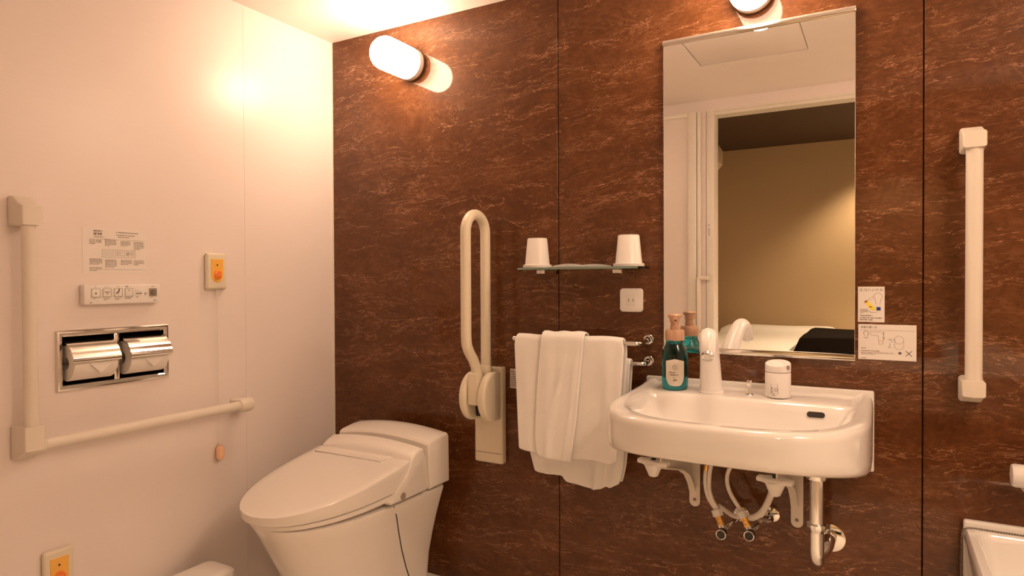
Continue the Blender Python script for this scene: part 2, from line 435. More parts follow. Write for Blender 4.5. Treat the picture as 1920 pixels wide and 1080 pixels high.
# --- sliding door leaf parked against the wall left of the opening
r = structure_root('door_1')
yl0, yl1 = YD+.006, YD+.036
MB().box(1.016, 1.060, yl0, yl1, .01, 1.968, .004).build('stile', M['trim'], r)
MB().box(.16, .205, yl0, yl1, .01, 1.968, .004).build('stile', M['trim'], r)
MB().box(.205, 1.016, yl0, yl1, 1.945, 1.968, .003).build('rail', M['trim'], r)
MB().box(.205, 1.016, yl0, yl1, .01, .12, .003).build('rail', M['trim'], r)
MB().box(.203, 1.018, yl0+.011, yl1-.011, .118, 1.947).build('frosted_pane', M['frost'], r, 0)
MB().box(1.063, 1.080, yl0, yl1-.006, .01, 1.968, .003).build('edge_strip', M['trim'], r)
mb = MB().box(1.064, 1.079, yl1-.010, yl1+.012, .80, 1.09, .004)
mb.box(1.064, 1.125, yl1-.022, yl1-.006, 1.075, 1.095, .004).box(1.064, 1.125, yl1-.022, yl1-.006, .795, .812, .004)
mb.build('pull_handle', M['ivory_pale'], r)
MB().box(1.112, 1.128, YD+.004, YD+.0048, 1.30, 1.39).build('lock_sticker', M['sign'], r, 0)
Print((1.128, YD+.0048, 1.30), (-1, 0, 0), (0, 0, 1)).rows(.003, .005, .010, .045, 6).ring(.008, .065, .005, .0015).build('sticker_print', M['grey_ink'], r)

# ================================================================== BEDROOM SEEN IN THE MIRROR
BX0, BX1, BY0, HB = .45, 4.4, -4.5, 2.29
struct(MB().box(-.3, BX1+.1, BY0-.1, BY0, -.05, HB+.1).build('wall_far', M['bed_wall'], None, 0))
struct(MB().box(BX0-.1, BX0, BY0, YD-.10, -.05, HB+.1).build('wall_far_left', M['bed_wall'], None, 0))
struct(MB().box(BX1, BX1+.1, BY0, YD-.10, -.05, HB+.1).build('wall_far_right', M['bed_wall'], None, 0))
struct(MB().box(XR+.15, BX1+.1, YD-.12, YD-.04, -.05, HB+.1).box(-.25, XR+.16, YD-.12, YD-.101, H, HB+.1).box(-.25, BX0+.0, YD-.12, YD-.101, 0, H).build('wall_near', M['bed_wall'], None, 0))
struct(MB().box(-.3, BX1+.1, BY0-.1, YD-.05, -.06, -.001).build('floor', M['bed_floor'], None, 0))
struct(MB().box(-.3, BX1+.1, BY0-.1, YD-.05, HB, HB+.1).build('ceiling', M['dark_ceil'], None, 0))
# bed
r = thing('bed', (1.6, -3.4, 0), 'bed with smooth white bedding in the room reflected at the foot of the mirror', 'bed')
MB().box(.62, 2.72, -4.44, -2.42, .08, .30, .02).build('base', M['dark_cloth'], r)
mb = MB()
for (x, y) in ((.72, -2.52), (2.62, -2.52), (.72, -4.34), (2.62, -4.34)):
    MB().box(x-.03, x+.03, y-.03, y+.03, 0, .09, .004).build('leg', M['dark_cloth'], r)
MB().box(.60, 2.74, -4.45, -2.40, .30, .55, .06, 4).build('mattress', M['bedding'], r)
def puffy(x0, x1, y0, y1, z0, h, nx=28, ny=28, e=.16, wob=.01, seed=0):
    mb = MB(); vs = []
    for i in range(nx+1):
        row = []
        for j in range(ny+1):
            u, v = i/nx, j/ny
            k = min(1, min(u, 1-u)*(x1-x0)/e)*1.0; l = min(1, min(v, 1-v)*(y1-y0)/e)
            s = math.sqrt(max(0, 1-(1-k)**2))*math.sqrt(max(0, 1-(1-l)**2))
            row.append((x0+(x1-x0)*u, y0+(y1-y0)*v, z0+h*s+wob*s*math.sin(9*u+seed+4*v)*math.sin(7*v+2*u+seed)))
        vs.append(row)
    b = mb.bm
    top = [[b.verts.new(p) for p in rr] for rr in vs]
    for i in range(nx):
        for j in range(ny): b.faces.new((top[i][j], top[i+1][j], top[i+1][j+1], top[i][j+1]))
    bot = [b.verts.new((x, y, z0)) for x, y in ((x0, y0), (x1, y0), (x1, y1), (x0, y1))]
    loop = [top[i][0] for i in range(nx+1)] + [top[nx][j] for j in range(1, ny+1)] + [top[i][ny] for i in range(nx-1, -1, -1)] + [top[0][j] for j in range(ny-1, 0, -1)]
    b.faces.new(list(reversed(loop))); [b.verts.remove(v) for v in bot]
    return mb
puffy(.58, 2.76, -4.44, -2.38, .545, .05, wob=.006, seed=1).build('duvet', M['bedding'], r)
puffy(.64, 1.62, -4.43, -4.02, .58, .085, e=.10, wob=.003, seed=2).build('pillow', M['bedding'], r)
tag(puffy(1.415, 2.25, -3.72, -2.75, .604, .092, e=.055, wob=.004, seed=4).build('bed_cushion', M['dark_cloth'], None),
    'flat dark brown cushion lying on the white bed, reflected low in the mirror', 'cushion')
# air conditioner
r = thing('air_conditioner', (BX0, -3.3, 2.06), 'rounded white wall air conditioner reflected beside the door jamb in the mirror', 'air conditioner')
prof = [(BX0, 1.97), (BX0+.17, 1.955), (BX0+.28, 1.99), (BX0+.315, 2.03), (BX0+.32, 2.14), (BX0+.29, 2.19), (BX0+.20, 2.21), (BX0, 2.21)]
MB().prism([(x, -3.72, z) for x, z in prof], (0, .84, 0), .012).build('casing', M['ivory'], r)
MB().prism([(BX0+.15, -3.66, 1.952), (BX0+.27, -3.66, 1.978), (BX0+.268, -3.66, 1.985), (BX0+.148, -3.66, 1.960)], (0, .72, 0)).build('air_flap', M['white'], r, 0)
r = thing('ceiling_spotlight', (2.02, -3.1, HB), 'black spotlight on the dark bedroom ceiling, at the mirror\'s upper right', 'spotlight')
MB().box(1.80, 2.20, -3.14, -3.09, HB-.025, HB, .004).build('track', M['black'], r)
MB().lathe([(.02, 0), (.035, .01), (.035, .08), (.03, .085)], (1.95, -3.115, HB-.10), (0, 0, 1)).build('head', M['black'], r)

# ================================================================== WALL LAMPS
def wall_lamp(x, z, label):
    r = thing('wall_lamp', (x, 0, z), label, 'lamp', 'opal wall lamps on the brown wall')
    R = .057; A = (0, -1, 0)
    MB().lathe([(R-.006, 0), (R, .001), (R+.001, .012), (R-.003, .014)], (x, 0, z), A, 44).build('ring', M['bronze'], r)
    MB().lathe([(R-.004, .012), (R-.0005, .0135), (R-.0005, .032), (R-.003, .033)], (x, 0, z), A, 44).build('base', M['opal'], r)
    pr = [(R-.003, .032), (R+.0005, .035), (R+.0005, .155)]
    for k in range(1, 10):
        a = k/10*PI/2; pr.append((R+.0005-.052*(1-math.cos(a)), .155+.05*math.sin(a)))
    MB().lathe(pr, (x, 0, z), A, 44).build('glass_globe', M['globe'], r, 60)
    return r
wall_lamp(.410, 1.872, 'opal glass wall lamp with a bronze ring on the brown wall above the toilet')
wall_lamp(1.603, 1.876, 'opal glass wall lamp with a bronze ring just above the mirror')
r = thing('fill_light', (2.60, -1.08, H), 'unseen round fill lamp added on the ceiling at the right side of the bathroom', 'fill light')  # added lamp out of view, brightens the dim lower room
MB().lathe([(.15, 0), (.15, .018), (.145, .022)], (2.60, -1.08, H), (0, 0, -1), 48).build('rim', M['white'], r)
MB().lathe([(.143, .018), (.143, .026), (.12, .040), (.07, .048), (.01, .050)], (2.60, -1.08, H), (0, 0, -1), 48).build('diffuser', M['fill_glow'], r, 60)

# ================================================================== MIRROR
r = thing('mirror', (1.605, 0, .87), 'tall rectangular mirror with slim steel top and bottom rails above the washbasin', 'mirror')
mx0, mx1, mz0, mz1 = 1.352, 1.8585, .8695, 1.782
MB().box(mx0, mx1, -.014, -.002, mz0+.004, mz1-.004, .0012, 1).build('glass', M['mirror'], r, 0)
def rail(z0, z1):
    return MB().box(mx0-.001, mx1+.001, -.019, 0, z0, z1, .0015)
rail(mz1-.012, mz1+.003).build('top_rail', M['steel'], r)
rail(mz0-.005, mz0+.011).build('bottom_rail', M['steel'], r)

# ================================================================== L-SHAPED GRAB BAR (left wall)
r = thing('grab_bar', (0, -1.10, .663), 'cream L-shaped grab bar on the pale left wall around the paper holder', 'grab bar', 'grab bars')
xb, yb, zb = .052, -1.100, .663
MB().tube([(xb, yb, .70), (xb, yb, 1.235)], .0162, 20).build('vertical_rail', M['ivory_pale'], r)
MB().tube([(xb, yb+.02, zb), (xb, -.485, zb)], .0150, 20).build('horizontal_rail', M['ivory_pale'], r)
def bracket(z0, z1, sgn):
    # block that runs from the wall out to the rail, sloping on its free end
    zt = z1 if sgn > 0 else z0; zi = z0 if sgn > 0 else z1
    pts = [(0, yb-.024, zi), (0, yb-.024, zt+.012*sgn), (.022, yb-.024, zt+.010*sgn), (.048, yb-.024, zt-.006*sgn), (.074, yb-.024, zt-.016*sgn), (.074, yb-.024, zi), (.030, yb-.024, zi)]
    return MB().prism(pts, (0, .048, 0), .006, 3)
bracket(1.222, 1.286, 1).build('end_bracket', M['ivory_pale'], r)
bracket(.640, .716, -1).box(.0, .072, yb-.02, yb+.035, .645, .682, .015, 4).build('corner_bracket', M['ivory_pale'], r)
mb = MB().lathe([(.012, 0), (.020, .004), (.0235, .014), (.0235, .042), (.020, .052), (.010, .056)], (xb, -.492, zb), (0, 1, 0), 24)
mb.box(0, xb, -.485, -.443, zb-.018, zb+.018, .006, 3)
mb.build('end_bracket', M['ivory_pale'], r)

# ================================================================== INSTRUCTION SHEET + REMOTE (left wall)
def left_print(y0, z0, x=0.0, lift=.0006): return Print((x, y0, z0), (0, 1, 0), (0, 0, 1), lift)
r = thing('instruction_sheet', (0, -.857, 1.167), 'thin white toilet instruction sheet of small print stuck to the left wall', 'instruction sheet')
MB().box(0, .0007, -.947, -.767, 1.105, 1.230).build('sheet', M['sheet'], r, 0)
p = left_print(-.947, 1.105, .0007)
p.rows(.030, .1140, .056, .006, 1, .6).rows(.030, .1035, .036, .009, 1, .75); p.rows(.030, .0985, .045, .004, 1)
p.disc(.092, .116, .0014); p.disc(.092, .108, .0014); p.rows(.096, .1135, .076, .0045, 1); p.rows(.096, .1055, .073, .0045, 1); p.rows(.096, .100, .066, .004, 1)
for (x, y, ww, h, n) in ((.018, .079, .033, .014, 3), (.060, .075, .032, .020, 5), (.104, .077, .028, .015, 4), (.142, .068, .030, .024, 6),
                         (.018, .022, .034, .018, 5), (.018, .004, .034, .012, 3), (.060, .014, .032, .024, 6), (.104, .022, .032, .016, 4), (.142, .022, .030, .016, 4)):
    p.rows(x, y, ww, h, n, .42)
p.build('print', M['grey_ink'], r)
p = left_print(-.947, 1.105, .0007)
p.line([(.018, .0945), (.175, .0945)], .0006); p.line([(.055, .009), (.175, .009)], .0006); p.outline(.052, .044, .094, .021, .0006)
for k, x in enumerate((.057, .073, .089, .104, .120, .135)):
    p.outline(x, .049, .011 if k != 5 else .007, .012, .0005)
p.disc(.0625, .055, .0012); p.line([(.077, .056), (.0785, .054), (.081, .056)], .0007); p.line([(.097, .058), (.096, .054), (.092, .053)], .0012)
p.rows(.121, .050, .009, .009, 3); p.ring(.1385, .055, .002, .0006)
p.build('diagram', M['grey_ink'], r)

r = thing('remote_control', (.012, -.848, 1.016), 'white oblong toilet remote control with a row of square buttons below the sheet', 'remote control')
MB().box(.002, .0255, -.957, -.741, 1.016, 1.071, .0035, 3).build('body', M['white'], r)
MB().box(0, .003, -.94, -.76, 1.022, 1.066).build('wall_plate', M['white'], r, 0)
bt = [(.018, .024), (.049, .023), (.080, .023), (.110, .023)]
for i, (x, ww) in enumerate(bt):
    MB().box(.0245, .0272, -.957+x, -.957+x+ww, 1.036, 1.060, .0012, 2).build('button', M['white'], r)
MB().box(.0245, .0268, -.957+.141, -.957+.160, 1.048, 1.058, .001, 2).build('button', M['white'], r)
MB().box(.0245, .0268, -.957+.141, -.957+.160, 1.037, 1.047, .001, 2).build('button', M['white'], r)
o = MB().box(.0245, .0275, -.957+.182, -.957+.205, 1.036, 1.059, .001, 2).build('button', M['grey_patch'], r); o['label'] = 'dark grey button with a swirl'
p = left_print(-.957, 1.016, .0272, .0004)
for (x, ww) in bt: p.outline(x+.0005, .0205, ww-.001, .023, .0007)
p.disc(.030, .031, .0022)
p.line([(.053, .036), (.057, .034), (.064, .034), (.068, .036)], .0013); p.line([(.0605, .033), (.0605, .026)], .0006); p.line([(.0605, .033), (.057, .028)], .0006); p.line([(.0605, .033), (.064, .028)], .0006)
p.line([(.093, .040), (.092, .034), (.086, .031)], .0028); p.disc(.0935, .0415, .0016); p.line([(.087, .030), (.094, .027)], .0006)
p.disc(.1215, .038, .0016)
p.line([(.142, .0285), (.159, .0285)], .0018); p.rows(.166, .023, .009, .008, 3)
p.build('button_print', M['ink'], r)
p = left_print(-.957, 1.016, .0276, .0003)
for k in range(3): p.ring(.1935, .0315, .003+.0025*k, .0009, 14, k, k+4.6)
p.build('swirl_print', M['ink'], r)
p = left_print(-.957, 1.016, .0255, .0003)
p.text('止', .027, .0465, .0055).text('おしり', .060, .0465, .0048, 'CENTER').text('ビデ', .091, .0465, .005, 'CENTER').rows(.112, .046, .018, .005, 1, .7); p.text('流す', .1935, .0465, .0052, 'CENTER')
p.rows(.024, .0145, .012, .003, 1); p.rows(.052, .011, .016, .006, 2); p.rows(.083, .011, .016, .006, 2); p.rows(.110, .0135, .023, .0045, 1); p.rows(.187, .0145, .012, .003, 1); p.rows(.142, .0165, .018, .003, 1)
p.rows(.015, .003, .012, .004, 1, .7); p.rows(.195, .0055, .014, .004, 1, .6)
p.build('caption_print', M['grey_ink'], r)

# ================================================================== DOUBLE PAPER HOLDER
r = thing('paper_holder', (0, -.861, .783), 'polished steel double toilet paper holder recessed in the left wall', 'paper holder')
fy0, fy1, fz0, fz1 = -1.019, -.703, .783, .948
ym = (fy0+fy1)/2
def frame_ring(x, i): return [Vector((x, a, b)) for a, b in ((fy0+i, fz0+i), (fy1-i, fz0+i), (fy1-i, fz1-i), (fy0+i, fz1-i))]
mb = MB().loft([frame_ring(x, i) for x, i in ((-.003, .0), (.005, .0), (.0085, .003), (.0095, .007), (.0085, .0135), (.006, .0165), (-.003, .0168))], False, False)
mb.build('frame', M['steel'], r, 20)
MB().box(-.003, .0085, ym-.008, ym+.008, fz0+.0165, fz1-.0165, .003, 2).build('divider', M['steel'], r)
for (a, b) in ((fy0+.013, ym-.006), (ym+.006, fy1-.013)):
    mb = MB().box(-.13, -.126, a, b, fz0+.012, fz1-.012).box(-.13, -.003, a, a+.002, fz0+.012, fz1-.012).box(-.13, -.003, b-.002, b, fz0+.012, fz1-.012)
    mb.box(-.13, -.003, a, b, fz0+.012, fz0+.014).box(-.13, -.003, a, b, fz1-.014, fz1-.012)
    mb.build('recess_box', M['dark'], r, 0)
def flap(ya, yb_, dx):
    # curved steel cover hinged at the top of the opening
    pr = [(-.010+dx*.3, .9225), (.010+dx, .918), (.028+dx, .909), (.041+dx, .898), (.048+dx, .8885), (.0515+dx, .880), (.0535+dx, .8785), (.0555+dx, .876), (.0555+dx, .868), (.0545+dx, .862)]
    pr2 = [(x-.0022, z-.0018) for x, z in reversed(pr)]
    return MB().prism([(x, ya, z) for x, z in pr+pr2], (0, yb_-ya, 0))
flap(fy0+.019, ym-.013, .0).build('paper_flap', M['steel'], r, 50)
flap(ym+.013, fy1-.020, .002).build('paper_flap', M['steel'], r, 50)
for ya in (fy0+.022, ym+.016):
    MB().lathe([(.004, 0), (.004, .105)], (-.006, ya, .858), (0, 1, 0), 12).build('spindle', M['steel'], r)
def toilet_roll(ya, yb_, cx, cz, label):
    r = thing('toilet_roll', (cx, ya, cz), label, 'toilet paper', 'toilet rolls in the holder')
    R = .0485
    MB().lathe([(.018, .0), (R-.002, 0), (R, .002), (R, yb_-ya-.002), (R-.002, yb_-ya), (.018, yb_-ya), (.018, 0)], (cx, ya, cz), (0, 1, 0), 48, False, False).build('paper', M['paper'], r)
    # folded triangular end of the loose sheet
    L = yb_-ya; ymid = ya+L*.58
    pts = []
    rows = []
    for k in range(6):
        a = math.radians(2 - 6.6*k); half = L*.30*(1-k/5)+.0005
        q = R+.0015+.0075*(k/5)**1.2; x, z = cx+q*math.cos(a), cz+q*math.sin(a)
        rows.append([(x, ymid-half, z), (x, ymid+half, z)])
    MB().loft(rows, False, False, closed=False).build('folded_end', M['paper'], r)
toilet_roll(fy0+.026, ym-.018, -.001, .8585, 'left toilet paper roll in the steel holder, its bulge nearest the camera')
toilet_roll(ym+.020, fy1-.024, -.003, .8585, 'right toilet paper roll in the steel holder with a pointed folded end')

# ================================================================== CALL BUTTONS
def call_button(y0, z1, label, cord):
    y1, z0 = y0+.074, z1-.120; yc = (y0+y1)/2
    r = thing('call_button', (0, yc, z0), label, 'call button', 'emergency call buttons')
    MB().box(0, .018, y0, y1, z0, z1, .008, 4).build('plate', M['ivory'], r)
    # amber insert: square top, rounded bottom
    hw = .0225; zt, zl = z1-.020, z0+.050
    pts = [(.0165, yc-hw, zt), (.0165, yc+hw, zt), (.0165, yc+hw, zl)] + [(.0165, yc+hw*math.cos(a), zl-hw*1.2*math.sin(a)) for a in [PI*k/12 for k in range(1, 12)]] + [(.0165, yc-hw, zl)]
    MB().prism(pts, (.0028, 0, 0), .0008, 1).build('amber_insert', M['amber'], r)
    pb = MB().lathe([(.0130, 0), (.0130, .004), (.0115, .0052), (.004, .0058)], (.0185, yc, zl-.002), (1, 0, 0), 28, sy=1.15, sx=1.0).build('push_button', M['orange'], r)
    left_print(yc, 0, .0194).disc(-.001, z1-.040, .0028).build('indicator_dot', M['ink'], r)
    p = Print((.0244, yc, zl), (0, 1, 0), (0, 0, 1), .0003); p.text('呼出', 0, -.0045, .0085, 'CENTER'); p.build('button_print', M['peach'], pb)
    if cord:
        yk = -.534
        MB().tube(spline([(.010, yk-.004, z0+.004), (.012, yk-.002, .95), (.013, yk, .75), (.015, yk, .535)], 4), .0013, 8).build('pull_cord', M['white'], r)
        MB().lathe([(.004, 0), (.010, .002), (.0130, .010), (.0130, .038), (.009, .046), (.003, .048)], (.0155, yk, .489), (0, 0, 1), 20).build('pull_knob', M['peach'], r)
call_button(-.577, 1.172, 'ivory call button with amber insert and hanging pull cord on the left wall', True)
call_button(-1.060, .368, 'ivory call button with amber insert low on the left wall, cut by the bottom edge', False)

# ================================================================== BIN
r = thing('waste_bin', (.133, -.685, 0), 'small bin with a white lid and dark body in the corner left of the toilet', 'bin')
def rrect(x0, x1, y0, y1, rad, z, n=5):
    out = []
    for cx, cy, a0 in ((x1-rad, y1-rad, 0), (x0+rad, y1-rad, PI/2), (x0+rad, y0+rad, PI), (x1-rad, y0+rad, 1.5*PI)):
        for k in range(n+1): out.append((cx+rad*math.cos(a0+PI/2*k/n), cy+rad*math.sin(a0+PI/2*k/n), z))
    return out
bx = (.070, .194, -.765, -.612)
MB().loft([rrect(bx[0]+.012, bx[1]-.012, bx[2]+.012, bx[3]-.012, .018, 0), rrect(bx[0]+.004, bx[1]-.004, bx[2]+.004, bx[3]-.004, .018, .18)]).build('body', M['dark_cloth'], r)
MB().loft([rrect(bx[0], bx[1], bx[2], bx[3], .020, .178), rrect(bx[0]-.001, bx[1]+.001, bx[2]-.001, bx[3]+.001, .020, .192), rrect(bx[0]+.004, bx[1]-.004, bx[2]+.004, bx[3]-.004, .02, .199), rrect(bx[0]+.016, bx[1]-.016, bx[2]+.016, bx[3]-.016, .02, .203)]).build('lid', M['white'], r)

# ================================================================== TOILET
TX = .420
def dring(hw, yb, yf, zf, n=20, rr=.05, ex=2.35, ys=None):
    """D-shaped outline: rounded rear corners, straight sides, elliptical front; zf(y) gives the height"""
    ys = yb-(yb-yf)*.42 if ys is None else ys
    pts = []
    for k in range(7):
        a = PI/2-PI/2*k/6; pts.append((hw-rr+rr*math.cos(a), yb-rr+rr*math.sin(a)))
    for k in range(1, 5): pts.append((hw, yb-rr+(ys-(yb-rr))*k/5))
    for k in range(n+1):
        a = PI*k/n; c, s = math.cos(a), math.sin(a)
        pts.append((hw*math.copysign(abs(c)**(2/ex), c), ys+(yf-ys)*abs(s)**(2/ex)))
    for k in range(4, 0, -1): pts.append((-hw, yb-rr+(ys-(yb-rr))*k/5))
    for k in range(7):
        a = PI-PI/2*k/6*1.0; a = PI - PI/2*k/6; pts.append((-hw+rr+rr*math.cos(a), yb-rr+rr*math.sin(a)))
    return [Vector((TX+.001+.045*(y+.08)+x, y, zf(y))) for x, y in pts]
r = thing('toilet', (TX, -.38, 0), 'white one-piece toilet with closed lid and low rear tank against the brown wall', 'toilet')
cz = lambda z: (lambda y: z)
# bowl skirt
MB().loft([dring(hw, yb, yf, cz(z), rr=rr) for z, hw, yb, yf, rr in (
    (0, .122, -.085, -.520, .03), (.012, .119, -.083, -.517, .03), (.06, .119, -.083, -.528, .03), (.13, .126, -.083, -.556, .03), (.20, .141, -.083, -.592, .03), (.27, .159, -.083, -.626, .03),
    (.33, .177, -.083, -.655, .03), (.366, .189, -.083, -.676, .03), (.374, .189, -.084, -.677, .03), (.377, .184, -.09, -.670, .03))]).build('bowl', M['toilet'], r, 40)
# dark seam of the side cover: a thin gasket strip lying in the skirt
sk = [(.376, .189, -.352), (.33, .177, -.326), (.27, .159, -.296), (.20, .141, -.262), (.13, .126, -.226), (.06, .119, -.192), (.01, .119, -.172)]
for s in (1, -1):
    rows = [[(TX+.001+.045*(y+.08)+s*(hw+.0010), y-.0022, z), (TX+.001+.045*(y+.08)+s*(hw+.0010), y+.0022, z)] for z, hw, y in sk]
    MB().loft(rows, False, False, closed=False).build('side_seam', M['dark'], r)
# seat
zs = lambda dz: (lambda y: interp(-y, (.30, .70), (.402, .376))+dz)
MB().loft([dring(hw, -.30, yf, zs(d), rr=.03, ex=2.2, ys=-.36) for d, hw, yf in ((0, .188, -.682), (.003, .1945, -.690), (.0165, .1965, -.696), (.0185, .192, -.690))]).build('seat', M['toilet'], r, 25)
# lid
zt = lambda y: .5585+.189*y
zbm = lambda y: .4445+.068*y
def lidring(ins, t, dz=0, yb=-.284): return dring(.203-ins, yb-ins*.3, -.714+ins, lambda y: zbm(y)+(zt(y)-zbm(y))*t+dz, rr=.012, ex=2.2, ys=-.36)
lid = MB().loft([lidring(.011, 0, .002), lidring(.0065, 0), lidring(.0045, .08), lidring(.001, .75), lidring(0, .93), lidring(.0012, .975), lidring(.0045, 1.0), lidring(.03, 1.0, .001), lidring(.09, 1.0, .0025), lidring(.15, 1.0, .003)]).build('lid', M['toilet'], r, 28)
# hinge cover plate let into the rear of the lid
lidz = lambda y: zt(y)+.0012
TL = TX-.012
pts = [(TL-.150, -.290), (TL+.140, -.290), (TL+.118, -.330), (TL-.172, -.330)]
mb = MB(); mb.loft([[Vector((x, y, lidz(y)-.006)) for x, y in pts], [Vector((x, y, lidz(y)+.0035)) for x, y in pts]])
mb.build('hinge_cover', M['toilet'], lid, 0)
MB().tube([(TL-.172, -.3308, lidz(-.3308)+.0006), (TL-.02, -.3308, lidz(-.3308)+.0016), (TL+.118, -.3308, lidz(-.3308)+.0006)], .0010, 6).build('hinge_gap', M['grey_patch'], lid)
# spray unit and tank: side profiles pushed across, domed and rounded at the ends
def domed(prof, hw, dome, endr=.018, n=22, wz=.40):
    ys = [p[0] for p in prof]; zsx = [p[1] for p in prof]; cyy, czz = sum(ys)/len(ys), sum(zsx)/len(zsx)
    mb = MB(); rings = []
    xs = [-hw + endr*(1-math.cos(PI/2*k/4)) for k in range(4)] + [-hw+endr+(2*hw-2*endr)*k/n for k in range(n+1)] + [hw-endr*(1-math.cos(PI/2*k/4)) for k in range(3, -1, -1)]
    for x in xs:
        d = max(0, abs(x)-(hw-endr)); s = endr-math.sqrt(max(0, endr*endr-d*d))
        ring = []
        for (y, z) in prof:
            dy, dz = y-cyy, z-czz
            k = max(0, min(1, (z-wz)/.1))
            L = math.hypot(dy, dz)
            ring.append(Vector((TX+x, y-dy/L*s*.7, z-dz/L*s + dome*k*(1-(x/hw)**2))))
        rings.append(ring)
    return mb.loft(rings)
domed([(-.205, .388), (-.212, .50), (-.222, .528), (-.235, .533), (-.262, .524), (-.279, .514), (-.286, .505), (-.295, .485), (-.318, .455), (-.346, .428), (-.378, .408), (-.386, .398), (-.382, .390), (-.34, .388)], .1975, .016, endr=.010).build('spray_unit', M['toilet'], r, 26)
domed([(-.085, .386), (-.085, .545), (-.089, .552), (-.098, .5555), (-.13, .554), (-.185, .5455), (-.196, .541), (-.201, .533), (-.201, .50), (-.188, .386)], .2015, .018, endr=.010).build('tank', M['toilet'], r, 26)
domed([(-.18, .39), (-.18, .505), (-.222, .498), (-.215, .39)], .186, .012, endr=.006).build('tank_neck', M['toilet'], r, 40)
for s in (1, -1):
    o = MB().lathe([(.011, -.004), (.011, .003), (.009, .004), (.005, .0042)], (TX+s*.1975, -.332, .405), (s, 0, 0), 22).build('hinge_cap', M['grey_patch'], r)
    o['label'] = 'small grey round cap on the side of the seat unit'

# ================================================================== FOLD-UP U GRAB BAR
r = thing('folding_grab_bar', (.745, 0, .45), 'ivory fold-up U-shaped grab bar standing raised between toilet and towels', 'grab bar', 'grab bars')
MB().box(.690, .802, -.030, 0, .452, .782, .007, 3).build('wall_plate', M['ivory'], r)
MB().box(.6935, .7985, -.0312, -.029, .487, .4885).build('plate_seam', M['grey_patch'], r, 0)
XU = .750; yo, yi = -.170, -.050; rb = (yi-yo)/2 if False else abs(yo-yi)/2
zt_ = 1.312-.0165-rb
pts = [(XU, -.105, .735), (XU, -.108, .775), (XU, -.125, .812)] + [(XU, -.150, .842), (XU, -.166, .870), (XU, yo, .90)]
pts = spline(pts, 4) + [(XU, yo, z) for z in (1.0, 1.1, zt_-.02)]
pts += [(XU, (yo+yi)/2-rb*math.cos(a), zt_+rb*math.sin(a)) for a in [PI*k/14 for k in range(15)]]
pts += [(XU, yi, z) for z in (zt_-.05, 1.0, .9, .775)]
MB().tube(pts, .0172, 18).build('u_rail', M['ivory'], r)
def cheek(x0, x1):
    pts = []
    cy, cz_ = -.068, .688
    for k in range(22):
        a = math.radians(95+ (265-95)*k/21)
        pts.append((x0, cy+.072*math.cos(a), cz_+.082*math.sin(a)))
    pts += [(x0, -.029, cz_-.083), (x0, -.029, cz_+.083)]
    return MB().prism(pts, (x1-x0, 0, 0), .009, 3)
cheek(.696, .722).build('hinge_cheek', M['ivory'], r)
cheek(.768, .798).build('hinge_cheek', M['ivory'], r)
MB().box(.724, .766, -.128, -.090, .665, .775, .008, 3).build('rail_socket', M['ivory'], r)
MB().box(.724, .766, -.075, -.030, .62, .735, .003).build('hinge_core', M['dark'], r)
MB().lathe([(.018, 0), (.021, .005), (.021, .035), (.018, .04)], (XU, yi, .752), (0, 0, 1), 20).build('rail_collar', M['ivory'], r)

# ================================================================== SMALL WALL STICKER
def back_print(x0, z0, y=0.0, lift=.0006): return Print((x0, y, z0), (1, 0, 0), (0, 0, 1), lift)
r = thing('notice_sticker', (.838, 0, .711), 'small white notice sticker half hidden behind the hanging towels', 'sticker')
MB().box(.817, .872, -.0006, 0, .711, .777).build('sheet', M['sheet'], r, 0)
back_print(.817, .711, -.0006).rows(.003, .004, .048, .058, 9, .55).build('print', M['grey_ink'], r)

# ================================================================== GLASS SHELF, TUMBLERS, PACKETS
ZS = 1.118
r = thing('glass_shelf', (1.10, 0, 1.10), 'narrow glass shelf on two small brackets above the towels', 'shelf')
MB().box(.908, 1.306, -.112, -.004, ZS-.007, ZS, .0012, 1).build('glass_plate', M['glass'], r, 0)
MB().box(.9085, 1.3055, -.1124, -.1118, ZS-.0065, ZS-.0006).build('front_edge', M['glass_edge'], r, 0)
for x in (.985, 1.238):
    mb = MB().box(x-.0145, x+.0145, -.100, 0, ZS-.020, ZS-.0075, .002).build('shelf_bracket', M['steel'], r)
def tumbler(x, y, label):
    r = thing('tumbler', (x, y, ZS), label, 'cup', 'upturned tumblers on the glass shelf')
    MB().lathe([(.0455, 0), (.0460, .001), (.0460, .0085), (.0450, .0095), (.0405, .0095), (.0395, .012), (.0318, .092), (.0310, .0935)], (x, y, ZS), (0, 0, 1), 36, cap1=True).build('body', M['white'], r)
    MB().torus((x, y, ZS+.094), (0, 0, 1), .0290, .0016, 32, 8).build('foot_ring', M['grey_patch'], r)
tumbler(.9545, -.062, 'white plastic tumbler upside down at the left end of the glass shelf')
tumbler(1.2575, -.052, 'white plastic tumbler upside down at the right end of the glass shelf')
def packet(x0, x1, y0, y1, hump, label, yaw=0):
    r = thing('amenity_packet', ((x0+x1)/2, (y0+y1)/2, ZS), label, 'packet', 'amenity packets on the glass shelf')
    n = 12; up, lo = [], []
    rings = []
    for i in range(n+1):
        t = i/n; x = x0+(x1-x0)*t; h = hump*math.sin(PI*t)**.7
        rings.append([Vector((x, y0, ZS+.0008)), Vector((x, y1, ZS+.0008)), Vector((x, y1-.004, ZS+.0012+h*.8)), Vector((x, (y0+y1)/2, ZS+.0014+h)), Vector((x, y0+.004, ZS+.0012+h*.8))])
    MB().loft(rings).build('wrapper', M['wrap'], r)
    MB().tube([(x0+.012, (y0+y1)/2, ZS+.0035), ((x0+x1)/2, (y0+y1)/2, ZS+.004+hump*.3), (x1-.012, (y0+y1)/2, ZS+.0035)], [.002, .003, .0018], 8).build('handle', M['white'], r)
